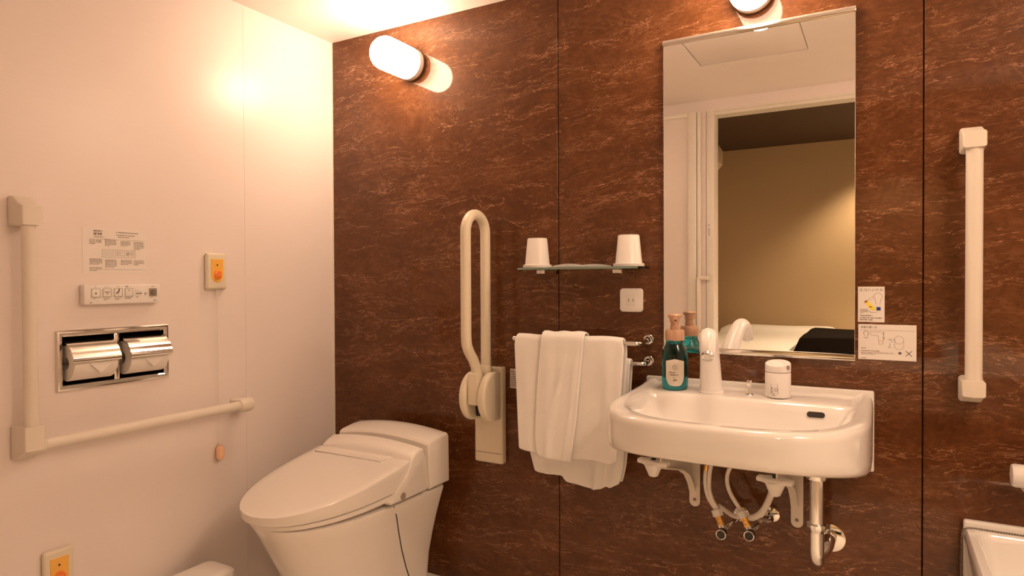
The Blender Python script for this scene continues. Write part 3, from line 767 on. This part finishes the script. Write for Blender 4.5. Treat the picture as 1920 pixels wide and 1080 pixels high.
packet(1.015, 1.135, -.098, -.070, .010, 'long clear-wrapped amenity packet lying beside the left tumbler')
packet(1.070, 1.205, -.055, -.025, .009, 'clear-wrapped amenity packet lying nearer the right tumbler')

# ================================================================== OUTLET
r = thing('power_outlet', (1.249, 0, .980), 'square white power outlet on the brown wall below the glass shelf', 'outlet')
MB().loft([[Vector((a, yy, b_)) for a, b_, _ in rrect(1.2125+q, 1.2855-q, .979+q, 1.052-q, .010, 0)] for q, yy in ((0, 0), (0, -.005), (.0012, -.0075), (.0035, -.0083))]).build('cover_plate', M['white'], r)
MB().box(1.233, 1.265, -.0092, -.006, .999, 1.032, .001).build('socket_insert', M['white'], r)
back_print(1.249, 1.0155, -.0092).rect(-.0075, -.0045, .0018, .010).rect(.0058, -.0045, .0018, .009).build('socket_slots', M['ink'], r)

# ================================================================== TOWEL RAIL AND TOWELS
YB1, ZB1, YB2, ZB2 = -.112, .893, -.058, .828
r = thing('towel_rail', (1.10, 0, .82), 'chrome double towel rail left of the washbasin carrying three white towels', 'towel rail')
MB().tube([(.898, YB1, ZB1), (1.300, YB1, ZB1)], .0065, 14).ball((.897, YB1, ZB1), .0078).build('upper_bar', M['chrome'], r)
MB().tube([(.898, YB2, ZB2), (1.300, YB2, ZB2)], .0065, 14).ball((.897, YB2, ZB2), .0078).build('lower_bar', M['chrome'], r)
for x, y, z in ((1.3, YB1, ZB1), (1.3, YB2, ZB2), (.955, YB1, ZB1), (.955, YB2, ZB2)):
    dz = .004 if x > 1.2 else -.045
    mb = MB().tube(spline([(x-.012 if x > 1.2 else x, y, z), (x+.004 if x > 1.2 else x, y+.010, z), (x+.006 if x > 1.2 else x, y*.5, z+dz*.5), (x+.004 if x > 1.2 else x, -.004, z+dz)], 5), .0062, 12)
    mb.lathe([(.0145, 0), (.0145, .003), (.012, .006), (.007, .009)], (x+.004 if x > 1.2 else x, 0, z+dz), (0, -1, 0), 24)
    mb.torus((x+.004 if x > 1.2 else x, -.012, z+dz), (0, 1, 0), .011, .004, 20, 8)
    mb.build('wall_post', M['chrome'], r)
def towel(name, label, xl, xr, ybar, zbar, rad, zf, zb, spread=.02, waves=(), thick=.006, nx=56, edge=0.0, hem=True):
    """cloth draped over a bar: xl(z), xr(z) edges, zf(u)/zb(u) front and back bottom heights"""
    b = bmesh.new(); grid = []
    nf, na, nb = 26, 8, 14
    for i in range(nx+1):
        u = i/nx; col = []
        zfb, zbb = zf(u), zb(u)
        path = [(1, zbb+(zbar-zbb)*k/nb) for k in range(nb)] + [(0, k/na) for k in range(na+1)] + [(-1, zbar-(zbar-zfb)*k/nf) for k in range(1, nf+1)]
        for side, q in path:
            if side == 0:
                a = PI*q; y = ybar+rad*math.cos(a); z = zbar+rad*math.sin(a)
            elif side > 0: y = ybar+rad; z = q
            else:
                y = ybar-rad; z = q
            if side >= 0 and side == 1: dep = 0
            d = max(0, zbar-z)
            if side < 0:
                y -= spread*min(1, d/.35)
                for (uc, wd, am, sl) in waves:
                    t = (u-uc-sl*d)/wd
                    y -= am*math.exp(-t*t)*min(1, (d+.02)/.10)
            z += .0025*math.sin(u*11+2)*math.sin(u*5) if side == 0 else 0
            x = xl(z)+(xr(z)-xl(z))*u
            col.append((x, y, z))
        grid.append(col)
    vs = [[b.verts.new(p) for p in col] for col in grid]
    for i in range(nx):
        for j in range(len(vs[0])-1): b.faces.new((vs[i][j], vs[i+1][j], vs[i+1][j+1], vs[i][j+1]))
    mb = MB(); mb.bm.free(); mb.bm = b
    o = mb.build(name, M['terry'], None, 80)
    # thickness as real geometry
    md = o.modifiers.new('thickness', 'SOLIDIFY'); md.thickness = thick; md.offset = 0
    md2 = o.modifiers.new('round', 'SUBSURF'); md2.levels = 1; md2.render_levels = 1
    tag(o, label, 'towel', 'white towels on the chrome rail'); return o
# lower towel, on the lower bar
towel('bath_towel', 'white bath towel on the lower rail, its longer hem showing beneath the others',
      lambda z: interp(z, (.45, .55, .83), (.955, .925, .925)), lambda z: interp(z, (.45, .52, .83), (1.232, 1.248, 1.268)), YB2, ZB2, .013,
      lambda u: interp(u, (0, .05, .34, .38, .6, .72, .76, .80, .86, .90, 1), (.466, .462, .463, .449, .440, .437, .443, .441, .452, .448, .466)), lambda u: .50 if u < .3 else .462, .006,
      ((.12, .05, .005, .1), (.45, .06, .006, -.1), (.66, .035, .010, .2), (.80, .03, .010, -.1), (.92, .03, .006, 0)), thick=.005)
towel('bath_towel', 'wide white bath towel folded over the upper chrome rail',
      lambda z: interp(z, (.55, .88, .91), (.928, .905, .912)), lambda z: interp(z, (.55, .88, .91), (1.252, 1.270, 1.262)), YB1, ZB1, .014,
      lambda u: interp(u, (0, .06, .5, .8, .94, 1), (.550, .546, .540, .545, .541, .552)), lambda u: .58, .016,
      ((.10, .06, .004, .1), (.86, .05, .006, .15), (.97, .04, .004, 0)), thick=.007)
towel('face_towel', 'narrow white face towel folded over the middle of the wide bath towel',
      lambda z: interp(z, (.54, .60, .75, .90), (1.000, .990, .994, 1.004)), lambda z: interp(z, (.54, .65, .9), (1.112, 1.126, 1.146)), YB1, ZB1+.003, .0235,
      lambda u: interp(u, (0, .1, .5, 1), (.542, .536, .533, .534)), lambda u: .60, .019,
      ((.20, .12, .003, .35), (.62, .08, .0035, -.9), (.88, .05, .0035, -.2)), thick=.006, nx=40)

# ================================================================== WASHBASIN
SXC = 1.6015
NB = 96
def sring(a, ys, b, zf, e=3.0, cx=SXC, y0=0.0):
    pts = []
    for k in range(NB):
        t = 2*PI*(k+.5)/NB
        # rounded-rectangle rear half, superellipse front half
        c, s = math.cos(t), math.sin(t)
        ex = e if s < 0 else 12
        dd = b if s < 0 else ys-y0
        x = a*math.copysign(abs(c)**(2/ex), c); y = ys*-1 + dd*math.copysign(abs(s)**(2/ex), s)
        pts.append(Vector((cx+x, y, zf(y))))
    return pts
r = thing('washbasin', (SXC, 0, .585), 'white wall-hung ceramic washbasin with a wide bowed front below the mirror', 'washbasin')
zu = lambda y: .588+.182*max(0, -y)
RT = .768
rt = lambda y: RT+.019*max(0, 1+y/.20)**2
def orim(ins, zf): return sring(.300-ins, .20, .342-ins, zf, 3.0, y0=ins*.0)
rings = [orim(.022, lambda y: zu(y)), orim(.009, lambda y: zu(y)+.003), orim(.003, lambda y: zu(y)+.010), orim(.001, lambda y: min(RT-.03, zu(y)+.028)),
         orim(0, lambda y: rt(y)-.020), orim(.001, lambda y: rt(y)-.011), orim(.005, lambda y: rt(y)-.004), orim(.011, lambda y: rt(y)-.0005), orim(.020, lambda y: rt(y)), orim(.034, lambda y: RT+.35*(rt(y)-RT))]
def irim(ins, z, e=2.7): return [Vector((p.x, p.y, z)) for p in sring(.252-ins, .245, .250-ins*.9, lambda y: z, e, cx=1.6065, y0=.148+ins*.9)]
rings += [irim(-.012, RT-.0008), irim(-.003, RT-.003), irim(.006, RT-.009), irim(.018, RT-.028), irim(.036, RT-.060), irim(.062, RT-.088), irim(.105, RT-.102), irim(.15, RT-.107)]
mb = MB().loft(rings)
bmesh.ops.recalc_face_normals(mb.bm, faces=mb.bm.faces)
bvh = BVHTree.FromBMesh(mb.bm)
mb.box(1.300, 1.903, -.020, 0, .580, .789, .005, 3)
basin = mb.build('basin', M['ceramic'], r, 50)
# overflow slot on the rear slope, right of centre
loc, nor, _, _ = bvh.ray_cast(Vector((1.778, -.163, 1.0)), Vector((0, 0, -1)))
def slot(mb, w_, h_, lift, depth):
    n = nor.normalized(); 
    if n.z < 0: n = -n
    u = Vector((1, 0, 0)); u = (u-n*u.dot(n)).normalized(); v = n.cross(u)
    pts = []
    for k in range(24):
        a = 2*PI*k/24; c, s = math.cos(a), math.sin(a)
        pts.append(loc + n*lift + u*(c*h_/2 + math.copysign((w_-h_)/2, c)) + v*(s*h_/2))
    return mb.prism(pts, n*depth)
slot(MB(), .046, .0195, -.004, .0055).build('overflow_rim', M['ceramic'], r, 40)
o = slot(MB(), .041, .0150, -.003, .0056).build('overflow_hole', M['dark'], r, 40)
lo2, _, _, _ = bvh.ray_cast(Vector((1.6065, -.32, 1.0)), Vector((0, 0, -1)))
MB().lathe([(.026, 0), (.026, .002), (.022, .004), (.004, .005)], lo2, (0, 0, 1), 28).build('drain_plug', M['chrome'], r)
# support brackets under the basin
def support(xs, zl):
    w0, w1 = xs, xs+.0315
    mb = MB()
    # strip on the wall, rounded foot
    pts = [(w0, -.002, .62), (w0, -.002, zl+.016)] + [((w0+w1)/2-(w1-w0)/2*math.cos(PI*k/10), -.002, zl+.016-.016*math.sin(PI*k/10)) for k in range(1, 10)] + [(w1, -.002, zl+.016), (w1, -.002, .62)]
    mb.prism(pts, (0, -.006, 0), .0015, 2)
    # side web reaching forward under the basin, hollowed underneath
    web = [(w0, -.004, .455), (w0, -.030, .490), (w0, -.07, .525), (w0, -.13, .552), (w0, -.20, .572), (w0, -.30, .600), (w0, -.30, zu(-.30)-.002), (w0, -.004, .588)]
    mb.prism(web, (.004, 0, 0))
    # flange along the lower edge
    low = web[:6]
    mb.prism([Vector(p) for p in low] + [Vector((p[0], p[1], p[2]-.004)) for p in reversed(low)], (.018, 0, 0))
    return mb.build('support_bracket', M['ivory_pale'], r, 40)
sup = [support(1.4265, .412), support(1.7035, .400)]
for k, (x, zl) in enumerate(((1.4425, .412), (1.719, .400))):
    MB().lathe([(.005, 0), (.004, .002), (.001, .0025)], (x, -.008, zl+.021), (0, -1, 0), 14).build('bracket_screw', M['grey_patch'], sup[k])
def wing_nut(x, y, zt_):
    MB().cyl((x, y, zt_-.002), (x, y, zu(y)+.004), .0062, n=14).build('hanger_bolt', M['black'], r)
    mb = MB()
    ca, sa = math.cos(-.15), math.sin(-.15)
    def q(dx, dy, z): return Vector((x+dx*ca-dy*sa, y+dx*sa+dy*ca, z))
    out = [(-.041, -.010), (-.027, -.013), (-.018, -.020), (.018, -.020), (.027, -.013), (.041, -.010), (.041, .010), (.027, .013), (.018, .020), (-.018, .020), (-.027, .013), (-.041, .010)]
    mb.prism([q(a, b, zt_-.012) for a, b in out], (0, 0, .012), .003, 2)
    mb.lathe([(.008, -.043), (.012, -.041), (.017, -.029), (.021, -.020), (.024, -.012), (.024, -.009)], (x, y, zt_), (0, 0, 1), 12)
    mb.build('wing_nut', M['white'], r, 40)
wing_nut(1.405, -.285, .612)
wing_nut(1.700, -.285, .608)

# pop-up rod
r = thing('plug_rod', (1.610, -.095, RT), 'small chrome pull rod on the basin deck between faucet and tap knob', 'plug rod')
MB().lathe([(.012, 0), (.011, .002), (.0045, .003), (.0032, .006), (.0032, .024)], (1.610, -.095, RT), (0, 0, 1), 18).build('stem', M['chrome'], r)
MB().lathe([(.0032, .023), (.0065, .024), (.0075, .028), (.0075, .036), (.0065, .040), (.003, .041)], (1.610, -.095, RT), (0, 0, 1), 18).build('head', M['chrome'], r)

# ================================================================== FAUCET AND TAP KNOB
FX, FY = 1.509, -.098
r = thing('faucet', (FX, FY, RT), 'tall satin white faucet with a forward-bent spout on the basin deck', 'faucet')
fwd = ((0, .004, .0305), (.006, .035, .0290), (.030, .075, .0268), (.072, .118, .0245), (.112, .153, .0226), (.138, .165, .0216), (.162, .162, .0210), (.180, .146, .0204), (.188, .130, .0194))
path = [(FX+.18*d, FY-.984*d, RT+h, rad) for d, h, rad in fwd]
sp = spline([p[:3] for p in path], 5); rr = [interp(i/5, list(range(len(path))), [p[3] for p in path]) for i in range(len(sp))]
MB().tube(sp, rr, 28).build('body', M['satin'], r, 50)
MB().lathe([(.034, 0), (.034, .003), (.031, .006)], (FX, FY, RT-.0005), (0, 0, 1), 30).build('base_ring', M['satin'], r)
tp = Vector(path[-1][:3]); td = Vector((.15, -.80, -.58)).normalized()
MB().ball(tp, .0193).build('spout_tip', M['satin'], r)
MB().lathe([(.0145, .006), (.0145, .0200), (.0130, .0218), (.0118, .0165), (.004, .0155)], tp, td, 28, True, True).build('aerator', M['chrome'], r)
r = thing('tap_knob', (1.682, -.098, RT), 'short satin white cylindrical tap knob with a small printed mark right of faucet', 'tap knob')
KX, KY = 1.682, -.098
MB().lathe([(.029, 0), (.029, .003)], (KX, KY, RT-.0005), (0, 0, 1), 32).build('base_gasket', M['black'], r)
MB().lathe([(.0305, .002), (.0318, .004), (.0318, .066), (.0312, .067)], (KX, KY, RT), (0, 0, 1), 40).build('body', M['satin'], r)
ntop = Vector((0, -.45, 1)).normalized()
rings = []
for (rad, h) in ((.0312, .0685), (.0318, .0700), (.0318, .088)):
    rings.append([Vector((KX+rad*math.cos(2*PI*i/40), KY+rad*math.sin(2*PI*i/40), RT+h+(0 if h < .08 else .22*rad*math.sin(2*PI*i/40)))) for i in range(40)])
for (rad, dz) in ((.0300, .0025), (.022, .003), (.0165, .0028), (.0145, -.001), (.006, -.0025)):
    rings.append([Vector((KX+rad*math.cos(2*PI*i/40), KY-.002+rad*math.sin(2*PI*i/40), RT+.088+dz+.22*rad*math.sin(2*PI*i/40))) for i in range(40)])
MB().loft(rings).build('turning_cap', M['satin'], r, 40)
MB().box(KX+.0235, KX+.0305, KY-.0225, KY-.017, RT+.077, RT+.0875, .002, mat=None).build('cap_notch', M['grey_patch'], r)
# mark printed round the front
mb = MB(); b = mb.bm
def ctext(mb, P_, cx, cy, rad, a0, z0):
    """wrap a Print made around x = 0 onto a cylinder"""
    for v in P_.bm.verts:
        a = a0+v.co.x/rad; v.co = Vector((cx+rad*math.cos(a), cy+rad*math.sin(a), z0+v.co.z))
pm = Print((0, 0, 0), (1, 0, 0), (0, 0, 1), 0)
pm.outline(-.009, .008, .016, .026, .0005); pm.line([(-.004, .024), (-.008, .0255), (-.010, .0225), (-.006, .0195), (-.0045, .0165), (-.008, .0145), (-.0105, .016)], .0011); pm.line([(-.010, .012), (-.002, .010), (.010, .0125)], .0012); pm.ring(.004, .020, .004, .0009, 12); pm.line([(-.012, .020), (.010, .020)], .0009); pm.rows(-.006, .004, .012, .003, 1)
ctext(mb, pm, KX, KY, .0321, math.radians(-97), RT+.004)
pm.build('printed_mark', M['ink'], r)

# ================================================================== SOAP BOTTLE
BXc, BYc = 1.4085, -.095
r = thing('soap_bottle', (BXc, BYc, RT), 'teal foaming soap bottle with a copper pump standing left of the faucet', 'bottle')
pr = [(.030, 0), (.0345, .003), (.036, .010), (.0365, .03), (.0362, .055), (.0365, .075), (.0365, .092), (.034, .108), (.029, .121), (.0255, .128), (.0245, .133), (.0245, .140), (.022, .141)]
MB().lathe(pr, (BXc, BYc, RT), (0, 0, 1), 44).build('bottle', M['teal'], r, 50)
MB().lathe([(.026, .139), (.0268, .141), (.0268, .164), (.0255, .168), (.0145, .169)], (BXc, BYc, RT), (0, 0, 1), 36).build('collar', M['copper'], r)
MB().lathe([(.0130, .168), (.0130, .180), (.0118, .181), (.0118, .188), (.0140, .190), (.0140, .203)], (BXc, BYc, RT), (0, 0, 1), 30).build('pump_stem', M['copper'], r)
mb = MB().lathe([(.015, .200), (.0190, .206), (.0190, .210), (.016, .213), (.006, .214)], (BXc, BYc, RT), (0, 0, 1), 30)
hd = Vector((.35, -1, 0)).normalized(); pc = Vector((BXc, BYc, RT+.198))
mb.tube([pc, pc+hd*.016, pc+hd*.026-Vector((0, 0, .002))], [.0075, .007, .006], 14)
mb.build('pump_head', M['copper'], r)
MB().lathe([(.0022, 0), (.0024, .0012)], pc+hd*.0262-Vector((0, 0, .002)), hd, 12).build('pump_hole', M['dark'], r)
# shield-shaped label wrapped round the front
lab = []
NL = 13
A0 = math.radians(-74)
rowsL = []
for k in range(NL):
    u = -1+2*k/(NL-1)
    a = A0+u*.72
    tz = .083+.006*(1-abs(u)); 
    bz = interp(abs(u), (0, .55, .78, 1), (.0135, .0145, .020, .036))
    col = []
    for j in range(6):
        z = bz+(tz-bz)*j/5; rad = interp(z, [p[1] for p in pr[1:]], [p[0] for p in pr[1:]])+.0005
        col.append(Vector((BXc+rad*math.cos(a), BYc+rad*math.sin(a), RT+z)))
    rowsL.append(col)
MB().loft(rowsL, False, False, closed=False).build('front_label', M['cream_label'], r, 0)
pm = Print((0, 0, 0), (1, 0, 0), (0, 0, 1), 0)
pm.ring(0, .066, .0065, .0006, 20); pm.line([(-.002, .062), (-.002, .070)], .0008); pm.line([(.002, .062), (.002, .070)], .0008)
pm.rows(-.018, .0495, .036, .0045, 1, .5); pm.rows(-.013, .042, .027, .005, 1, .6); pm.rows(-.006, .036, .012, .003, 1, .5); pm.rows(-.005, .023, .010, .003, 1, .5)
pm.rect(-.005, .0285, .010, .0035)
ctext(None, pm, BXc, BYc, .0374, A0, RT)
pm.build('label_print', M['grey_ink'], r)

# ================================================================== SUPPLY HOSES, STOP VALVES, DRAIN
r = thing('water_supply', (1.56, 0, .40), 'pale supply hoses and chrome stop valves with black handles under the washbasin', 'plumbing')
H1 = spline([(1.509, -.112, .605), (1.500, -.112, .56), (1.497, -.11, .52), (1.503, -.105, .48), (1.522, -.10, .447)], 6)
H1b = spline([(1.524, -.118, .606), (1.512, -.118, .56), (1.508, -.115, .51), (1.514, -.108, .475), (1.527, -.10, .446)], 6)
MB().tube(H1, .0058, 12).build('supply_hose', M['hose'], r)
MB().tube(H1b, .0058, 12).build('supply_hose', M['hose'], r)
MB().tube(H1[3:8], .0068, 12).build('braided_sleeve', M['brass'], r)
MB().tube(spline([(1.592, -.10, .603), (1.566, -.10, .575), (1.553, -.10, .540), (1.560, -.10, .500), (1.588, -.095, .452)], 6), .0056, 12).build('supply_hose', M['hose'], r)
MB().tube(spline([(1.684, -.11, .604), (1.680, -.115, .57), (1.668, -.115, .515), (1.648, -.112, .468), (1.622, -.105, .442), (1.600, -.09, .437)], 6), .0085, 12).build('supply_hose', M['hose'], r)
MB().tube(spline([(1.528, -.085, .452), (1.545, -.072, .436), (1.566, -.07, .425), (1.59, -.075, .428)], 5), .0065, 12).build('supply_hose', M['hose'], r)
def valve(tx, tz, bx, bz, y):
    d = Vector((bx-tx, -.01, bz-tz)).normalized(); p = Vector((tx, y, tz))
    MB().lathe([(.010, 0), (.0145, .001), (.0145, .018), (.010, .019)], p, d, 6).build('union_nut', M['white'], r, 20)
    MB().lathe([(.0105, 0), (.0105, .006), (.009, .007), (.009, .016), (.0105, .017), (.0105, .022)], p+d*.019, d, 8).build('brass_nipple', M['brass'], r, 20)
    q = p+d*.046
    mb = MB().lathe([(.0085, 0), (.0095, .002), (.0095, .016), (.008, .018)], p+d*.040, d, 16).ball(q+d*.008, .0115)
    e = q+d*.010; mb.tube([e, e+Vector((.018, .04, .010)), Vector((e.x+.03, -.002, e.z+.016))], .0075, 14)
    mb.lathe([(.022, 0), (.021, .004), (.010, .008)], (e.x+.03, 0, e.z+.016), (0, -1, 0), 26)
    mb.build('stop_valve', M['chrome'], r, 40)
    hp = q+d*.012
    vh = MB().lathe([(.0125, 0), (.0125, .020)], hp+Vector((0, -.006, 0)), (0, -1, 0), 24).build('valve_handle', M['black'], r)
    mb = MB().torus(hp+Vector((0, -.027, 0)), (0, 1, 0), .0122, .0016, 28, 8).build('handle_ring', M['chrome'], vh)
valve(1.524, .446, 1.541, .402, -.10)
valve(1.588, .452, 1.615, .404, -.10)
mb = MB().tube(spline([(1.636, -.09, .432), (1.655, -.05, .420), (1.655, -.004, .424)], 5), .0075, 12).lathe([(.021, 0), (.020, .004), (.010, .008)], (1.655, 0, .424), (0, -1, 0), 24)
mb.build('wall_elbow', M['chrome'], r, 40)

r = thing('drain_trap', (1.781, -.15, .35), 'chrome drain pipe and bottle-bend trap running from the basin to the wall', 'drain trap')
DX, DY = 1.779, -.150
MB().lathe([(.040, .012), (.036, .006), (.030, 0), (.024, -.003)], (DX+.002, DY, zu(DY)-.012), (0, 0, 1), 32).build('seal_washer', M['brass'], r)
MB().lathe([(.024, -.014), (.025, -.010), (.025, .002), (.022, .004)], (DX, DY, zu(DY)-.020), (0, 0, 1), 32).build('flange_nut', M['chrome'], r)
MB().cyl((DX, DY, .462), (DX, DY, zu(DY)-.02), .0162, n=30).build('tail_pipe', M['chrome'], r)
MB().lathe([(.0185, -.012), (.0215, -.006), (.0235, 0), (.0235, .007), (.017, .009)], (DX, DY, .462), (0, 0, 1), 12).build('slip_nut', M['chrome'], r, 25)
RB = .034; pts = [Vector((DX, DY, .46)), Vector((DX, DY, .43)), Vector((DX, DY, .402))]
dirw = Vector((.16, .987, 0)).normalized()
for k in range(1, 12):
    a = math.radians(128)*k/11
    pts.append(Vector((DX, DY, .402))+dirw*(RB-RB*math.cos(a))+Vector((0, 0, -RB*math.sin(a))))
pts += spline([pts[-1], Vector((DX+.017, -.070, .388)), Vector((DX+.020, -.046, .394)), Vector((DX+.022, -.020, .388)), Vector((DX+.022, -.002, .386))], 5)[1:]
MB().tube(pts, .0172, 22).build('trap_bend', M['chrome'], r, 60)
pe = pts[-1]
MB().lathe([(.037, 0), (.0365, .002), (.030, .004), (.018, .006)], (pe.x, 0, pe.z), (0, -1, 0), 34).build('wall_flange', M['chrome'], r)

# ================================================================== SIGNS RIGHT OF THE MIRROR
r = thing('eco_handle_sign', (1.895, 0, .966), 'small white sign with a yellow and blue light-bulb drawing right of the mirror', 'sign')
MB().box(1.8645, 1.9255, -.0016, 0, .966, 1.058, .0006, 1).build('plate', M['sign'], r, 0)
def ep(): return back_print(1.8645, .966, -.0016, .0004)
ep().text('エコハンドル', .0305, .0805, .0092, 'CENTER').build('title_print', M['ink'], r)
p = ep(); p.rows(.005, .0225, .018, .012, 4, .45); p.rows(.006, .0145, .050, .005, 1, .45); p.rows(.005, .0035, .051, .010, 2, .5)
p.ring(.046, .066, .0095, .0008, 20, math.radians(-50), math.radians(230)); p.line([(.0398, .0588), (.0415, .046)], .0008); p.line([(.0522, .0588), (.0505, .046)], .0008)
p.line([(.022, .0575), (.030, .064), (.037, .0675)], .0005); p.line([(.023, .056), (.036, .0615)], .0005); p.line([(.028, .027), (.033, .0245), (.045, .027)], .0009); p.line([(.025, .030), (.030, .026)], .0008)
p.build('drawing', M['grey_ink'], r)
ep().poly([(.016, .0515), (.0235, .0545), (.0385, .0385), (.040, .031), (.0325, .0305), (.026, .037)]).build('yellow_handle', M['yellow'], r)
p = back_print(1.8645, .966, -.0016, .0007); p.poly([(.0145, .0515), (.0185, .0565), (.0235, .0548), (.0175, .0495)]); p.poly([(.026, .041), (.0315, .041), (.033, .0385), (.027, .0385)]); p.build('handle_tip', M['red_brown'], r)
back_print(1.8645, .966, -.0016, .0006).rect(.0425, .0305, .0095, .009).build('blue_mark', M['blue'], r)

r = thing('faucet_sign', (1.930, 0, .869), 'wide white faucet instruction sign with line drawings, below the small bulb sign', 'sign')
MB().box(1.8655, 1.9955, -.0016, 0, .869, .9605, .0006, 1).build('plate', M['sign'], r, 0)
def fp(l=.0004): return back_print(1.8655, .869, -.0016, l)
fp().text('水栓の使い方', .006, .0815, .0062).build('title_print', M['ink'], r)
p = fp(); p.line([(.005, .0765), (.126, .0765)], .0005)
p.ring(.018, .0685, .0052, .0010, 14, math.radians(-30), math.radians(200)); p.line([(.0225, .066), (.0215, .060)], .001); p.line([(.013, .067), (.0145, .062)], .001); p.rows(.013, .055, .014, .003, 1)
p.line([(.027, .072), (.050, .072), (.056, .070), (.057, .062), (.056, .041), (.047, .041), (.046, .060), (.044, .063), (.028, .064)], .0006, True); p.line([(.047, .049), (.056, .049)], .0005)
for z in (.0725, .068, .060, .056): p.line([(.0585, z), (.0585, z-.003)], .0014)
p.ring(.092, .053, .010, .0006, 18); p.line([(.082, .053), (.082, .034), (.087, .029), (.097, .029), (.102, .034), (.102, .053)], .0006)
p.ring(.079, .051, .004, .0007, 12, 0, 4.5); p.line([(.072, .044), (.072, .036)], .0009); p.line([(.070, .056), (.075, .052)], .0009); p.line([(.068, .052), (.073, .052)], .0007); p.rows(.068, .032, .010, .003, 1)
p.rows(.007, .0275, .015, .0035, 1); p.rows(.007, .0205, .074, .0045, 1, .4); p.rows(.007, .0125, .074, .0075, 2, .4); p.rows(.007, .002, .018, .004, 1, .4)
p.build('drawing', M['grey_ink'], r)
p = fp(); p.disc(.094, .0195, .0034); p.line([(.107, .013), (.120, .0255)], .0013); p.line([(.107, .0255), (.120, .013)], .0013); p.build('warning_marks', M['ink'], r)
p = fp(.0008); p.rect(.0935, .0190, .001, .0028).rect(.0935, .0172, .001, .001); p.build('warning_dot', M['sign'], r)

# ================================================================== RIGHT GRAB BAR
r = thing('grab_bar', (2.108, 0, .78), 'straight vertical cream grab bar on the brown wall right of the mirror', 'grab bar', 'grab bars')
GX = 2.1065
MB().tube([(GX, -.072, .80), (GX, -.072, 1.42)], .0172, 24).build('rail', M['ivory_pale'], r)
def gbr(zi, zo):
    s = 1 if zo > zi else -1
    x0, x1 = GX-.0245, GX+.0225
    pts = [(x0, 0, zi), (x0, 0, zo+.016*s), (x0, -.020, zo+.016*s), (x0, -.052, zo+.004*s), (x0, -.094, zo-.006*s), (x0, -.094, zi), (x0, -.045, zi), (x0, -.03, zi-.006*s)]
    return MB().prism(pts, (x1-x0, 0, 0), .006, 3)
gbr(1.382, 1.425).build('end_bracket', M['ivory_pale'], r)
gbr(.840, .797).build('end_bracket', M['ivory_pale'], r)

# ================================================================== SLOP SINK, CHAIN, PAPER TUBE
r = thing('slop_sink', (2.34, -.2, 0), 'white ceramic utility sink in the bottom right corner with a beaded chain', 'utility sink')
sx0, sx1, sy0 = 2.093, 2.56, -.46
def rr2(ix, iyb, iyf, z, rad=.03): return rrect(sx0+ix, sx1-ix, sy0+iyf, -iyb, rad, z, 6)
mb = MB().loft([rr2(.05, .0, .08, .13), rr2(.02, .0, .03, .20), rr2(.004, .0, .006, .40), rr2(0, 0, 0, .455), rr2(.001, .001, .001, .468), rr2(.006, .006, .006, .474), rr2(.020, .030, .02, .474), rr2(.026, .036, .026, .470), rr2(.032, .040, .032, .455), rr2(.06, .07, .07, .30), rr2(.10, .11, .12, .235), rr2(.16, .16, .18, .225)])
mb.box(sx0, sx1, -.022, 0, .30, .492, .006, 3)
mb.build('basin', M['ceramic'], r, 45)
MB().loft([rrect(2.24, 2.42, -.28, -.02, .03, .0, 6), rrect(2.24, 2.42, -.28, -.02, .03, .14, 6)]).build('pedestal', M['ceramic'], r, 45)
r = thing('beaded_chain', (2.10, -.03, .47), 'metal beaded chain draped along the rim of the white utility sink', 'chain')
cpts = spline([(2.40, -.026, .4775), (2.25, -.0262, .4775), (2.16, -.0265, .4775), (2.112, -.027, .4778), (2.0945, -.028, .473), (2.0895, -.029, .455), (2.0885, -.030, .41), (2.0875, -.032, .35), (2.0865, -.034, .29)], 12)
cum = 0; mb = MB(); last = cpts[0]; acc = 0
for a, b_ in zip(cpts, cpts[1:]):
    L = (b_-a).length; t = 0
    while acc + (L-t) >= .0052:
        t += .0052-acc; acc = 0
        q = a.lerp(b_, t/L); bb = bmesh.new(); bmesh.ops.create_icosphere(bb, subdivisions=1, radius=.0026, matrix=Matrix.Translation(q)); mb.merge(bb)
    acc += L-t
o = mb.build('beads', M['bead'], r); o['kind'] = 'stuff'
r = thing('side_tap', (2.25, 0, .60), 'white cylindrical fitting on the brown wall at the right edge above the utility sink', 'tap')
MB().lathe([(.012, 0), (.024, .002), (.0265, .008), (.0265, .13), (.024, .136)], (2.178, -.062, .625), (1, 0, 0), 30).build('barrel', M['white'], r)
MB().box(2.235, 2.275, -.065, 0, .610, .640, .006).build('wall_arm', M['white'], r)
MB().torus((2.204, -.062, .606), (1, .35, 0), .012, .0035, 24, 8).build('hanging_ring', M['white'], r)
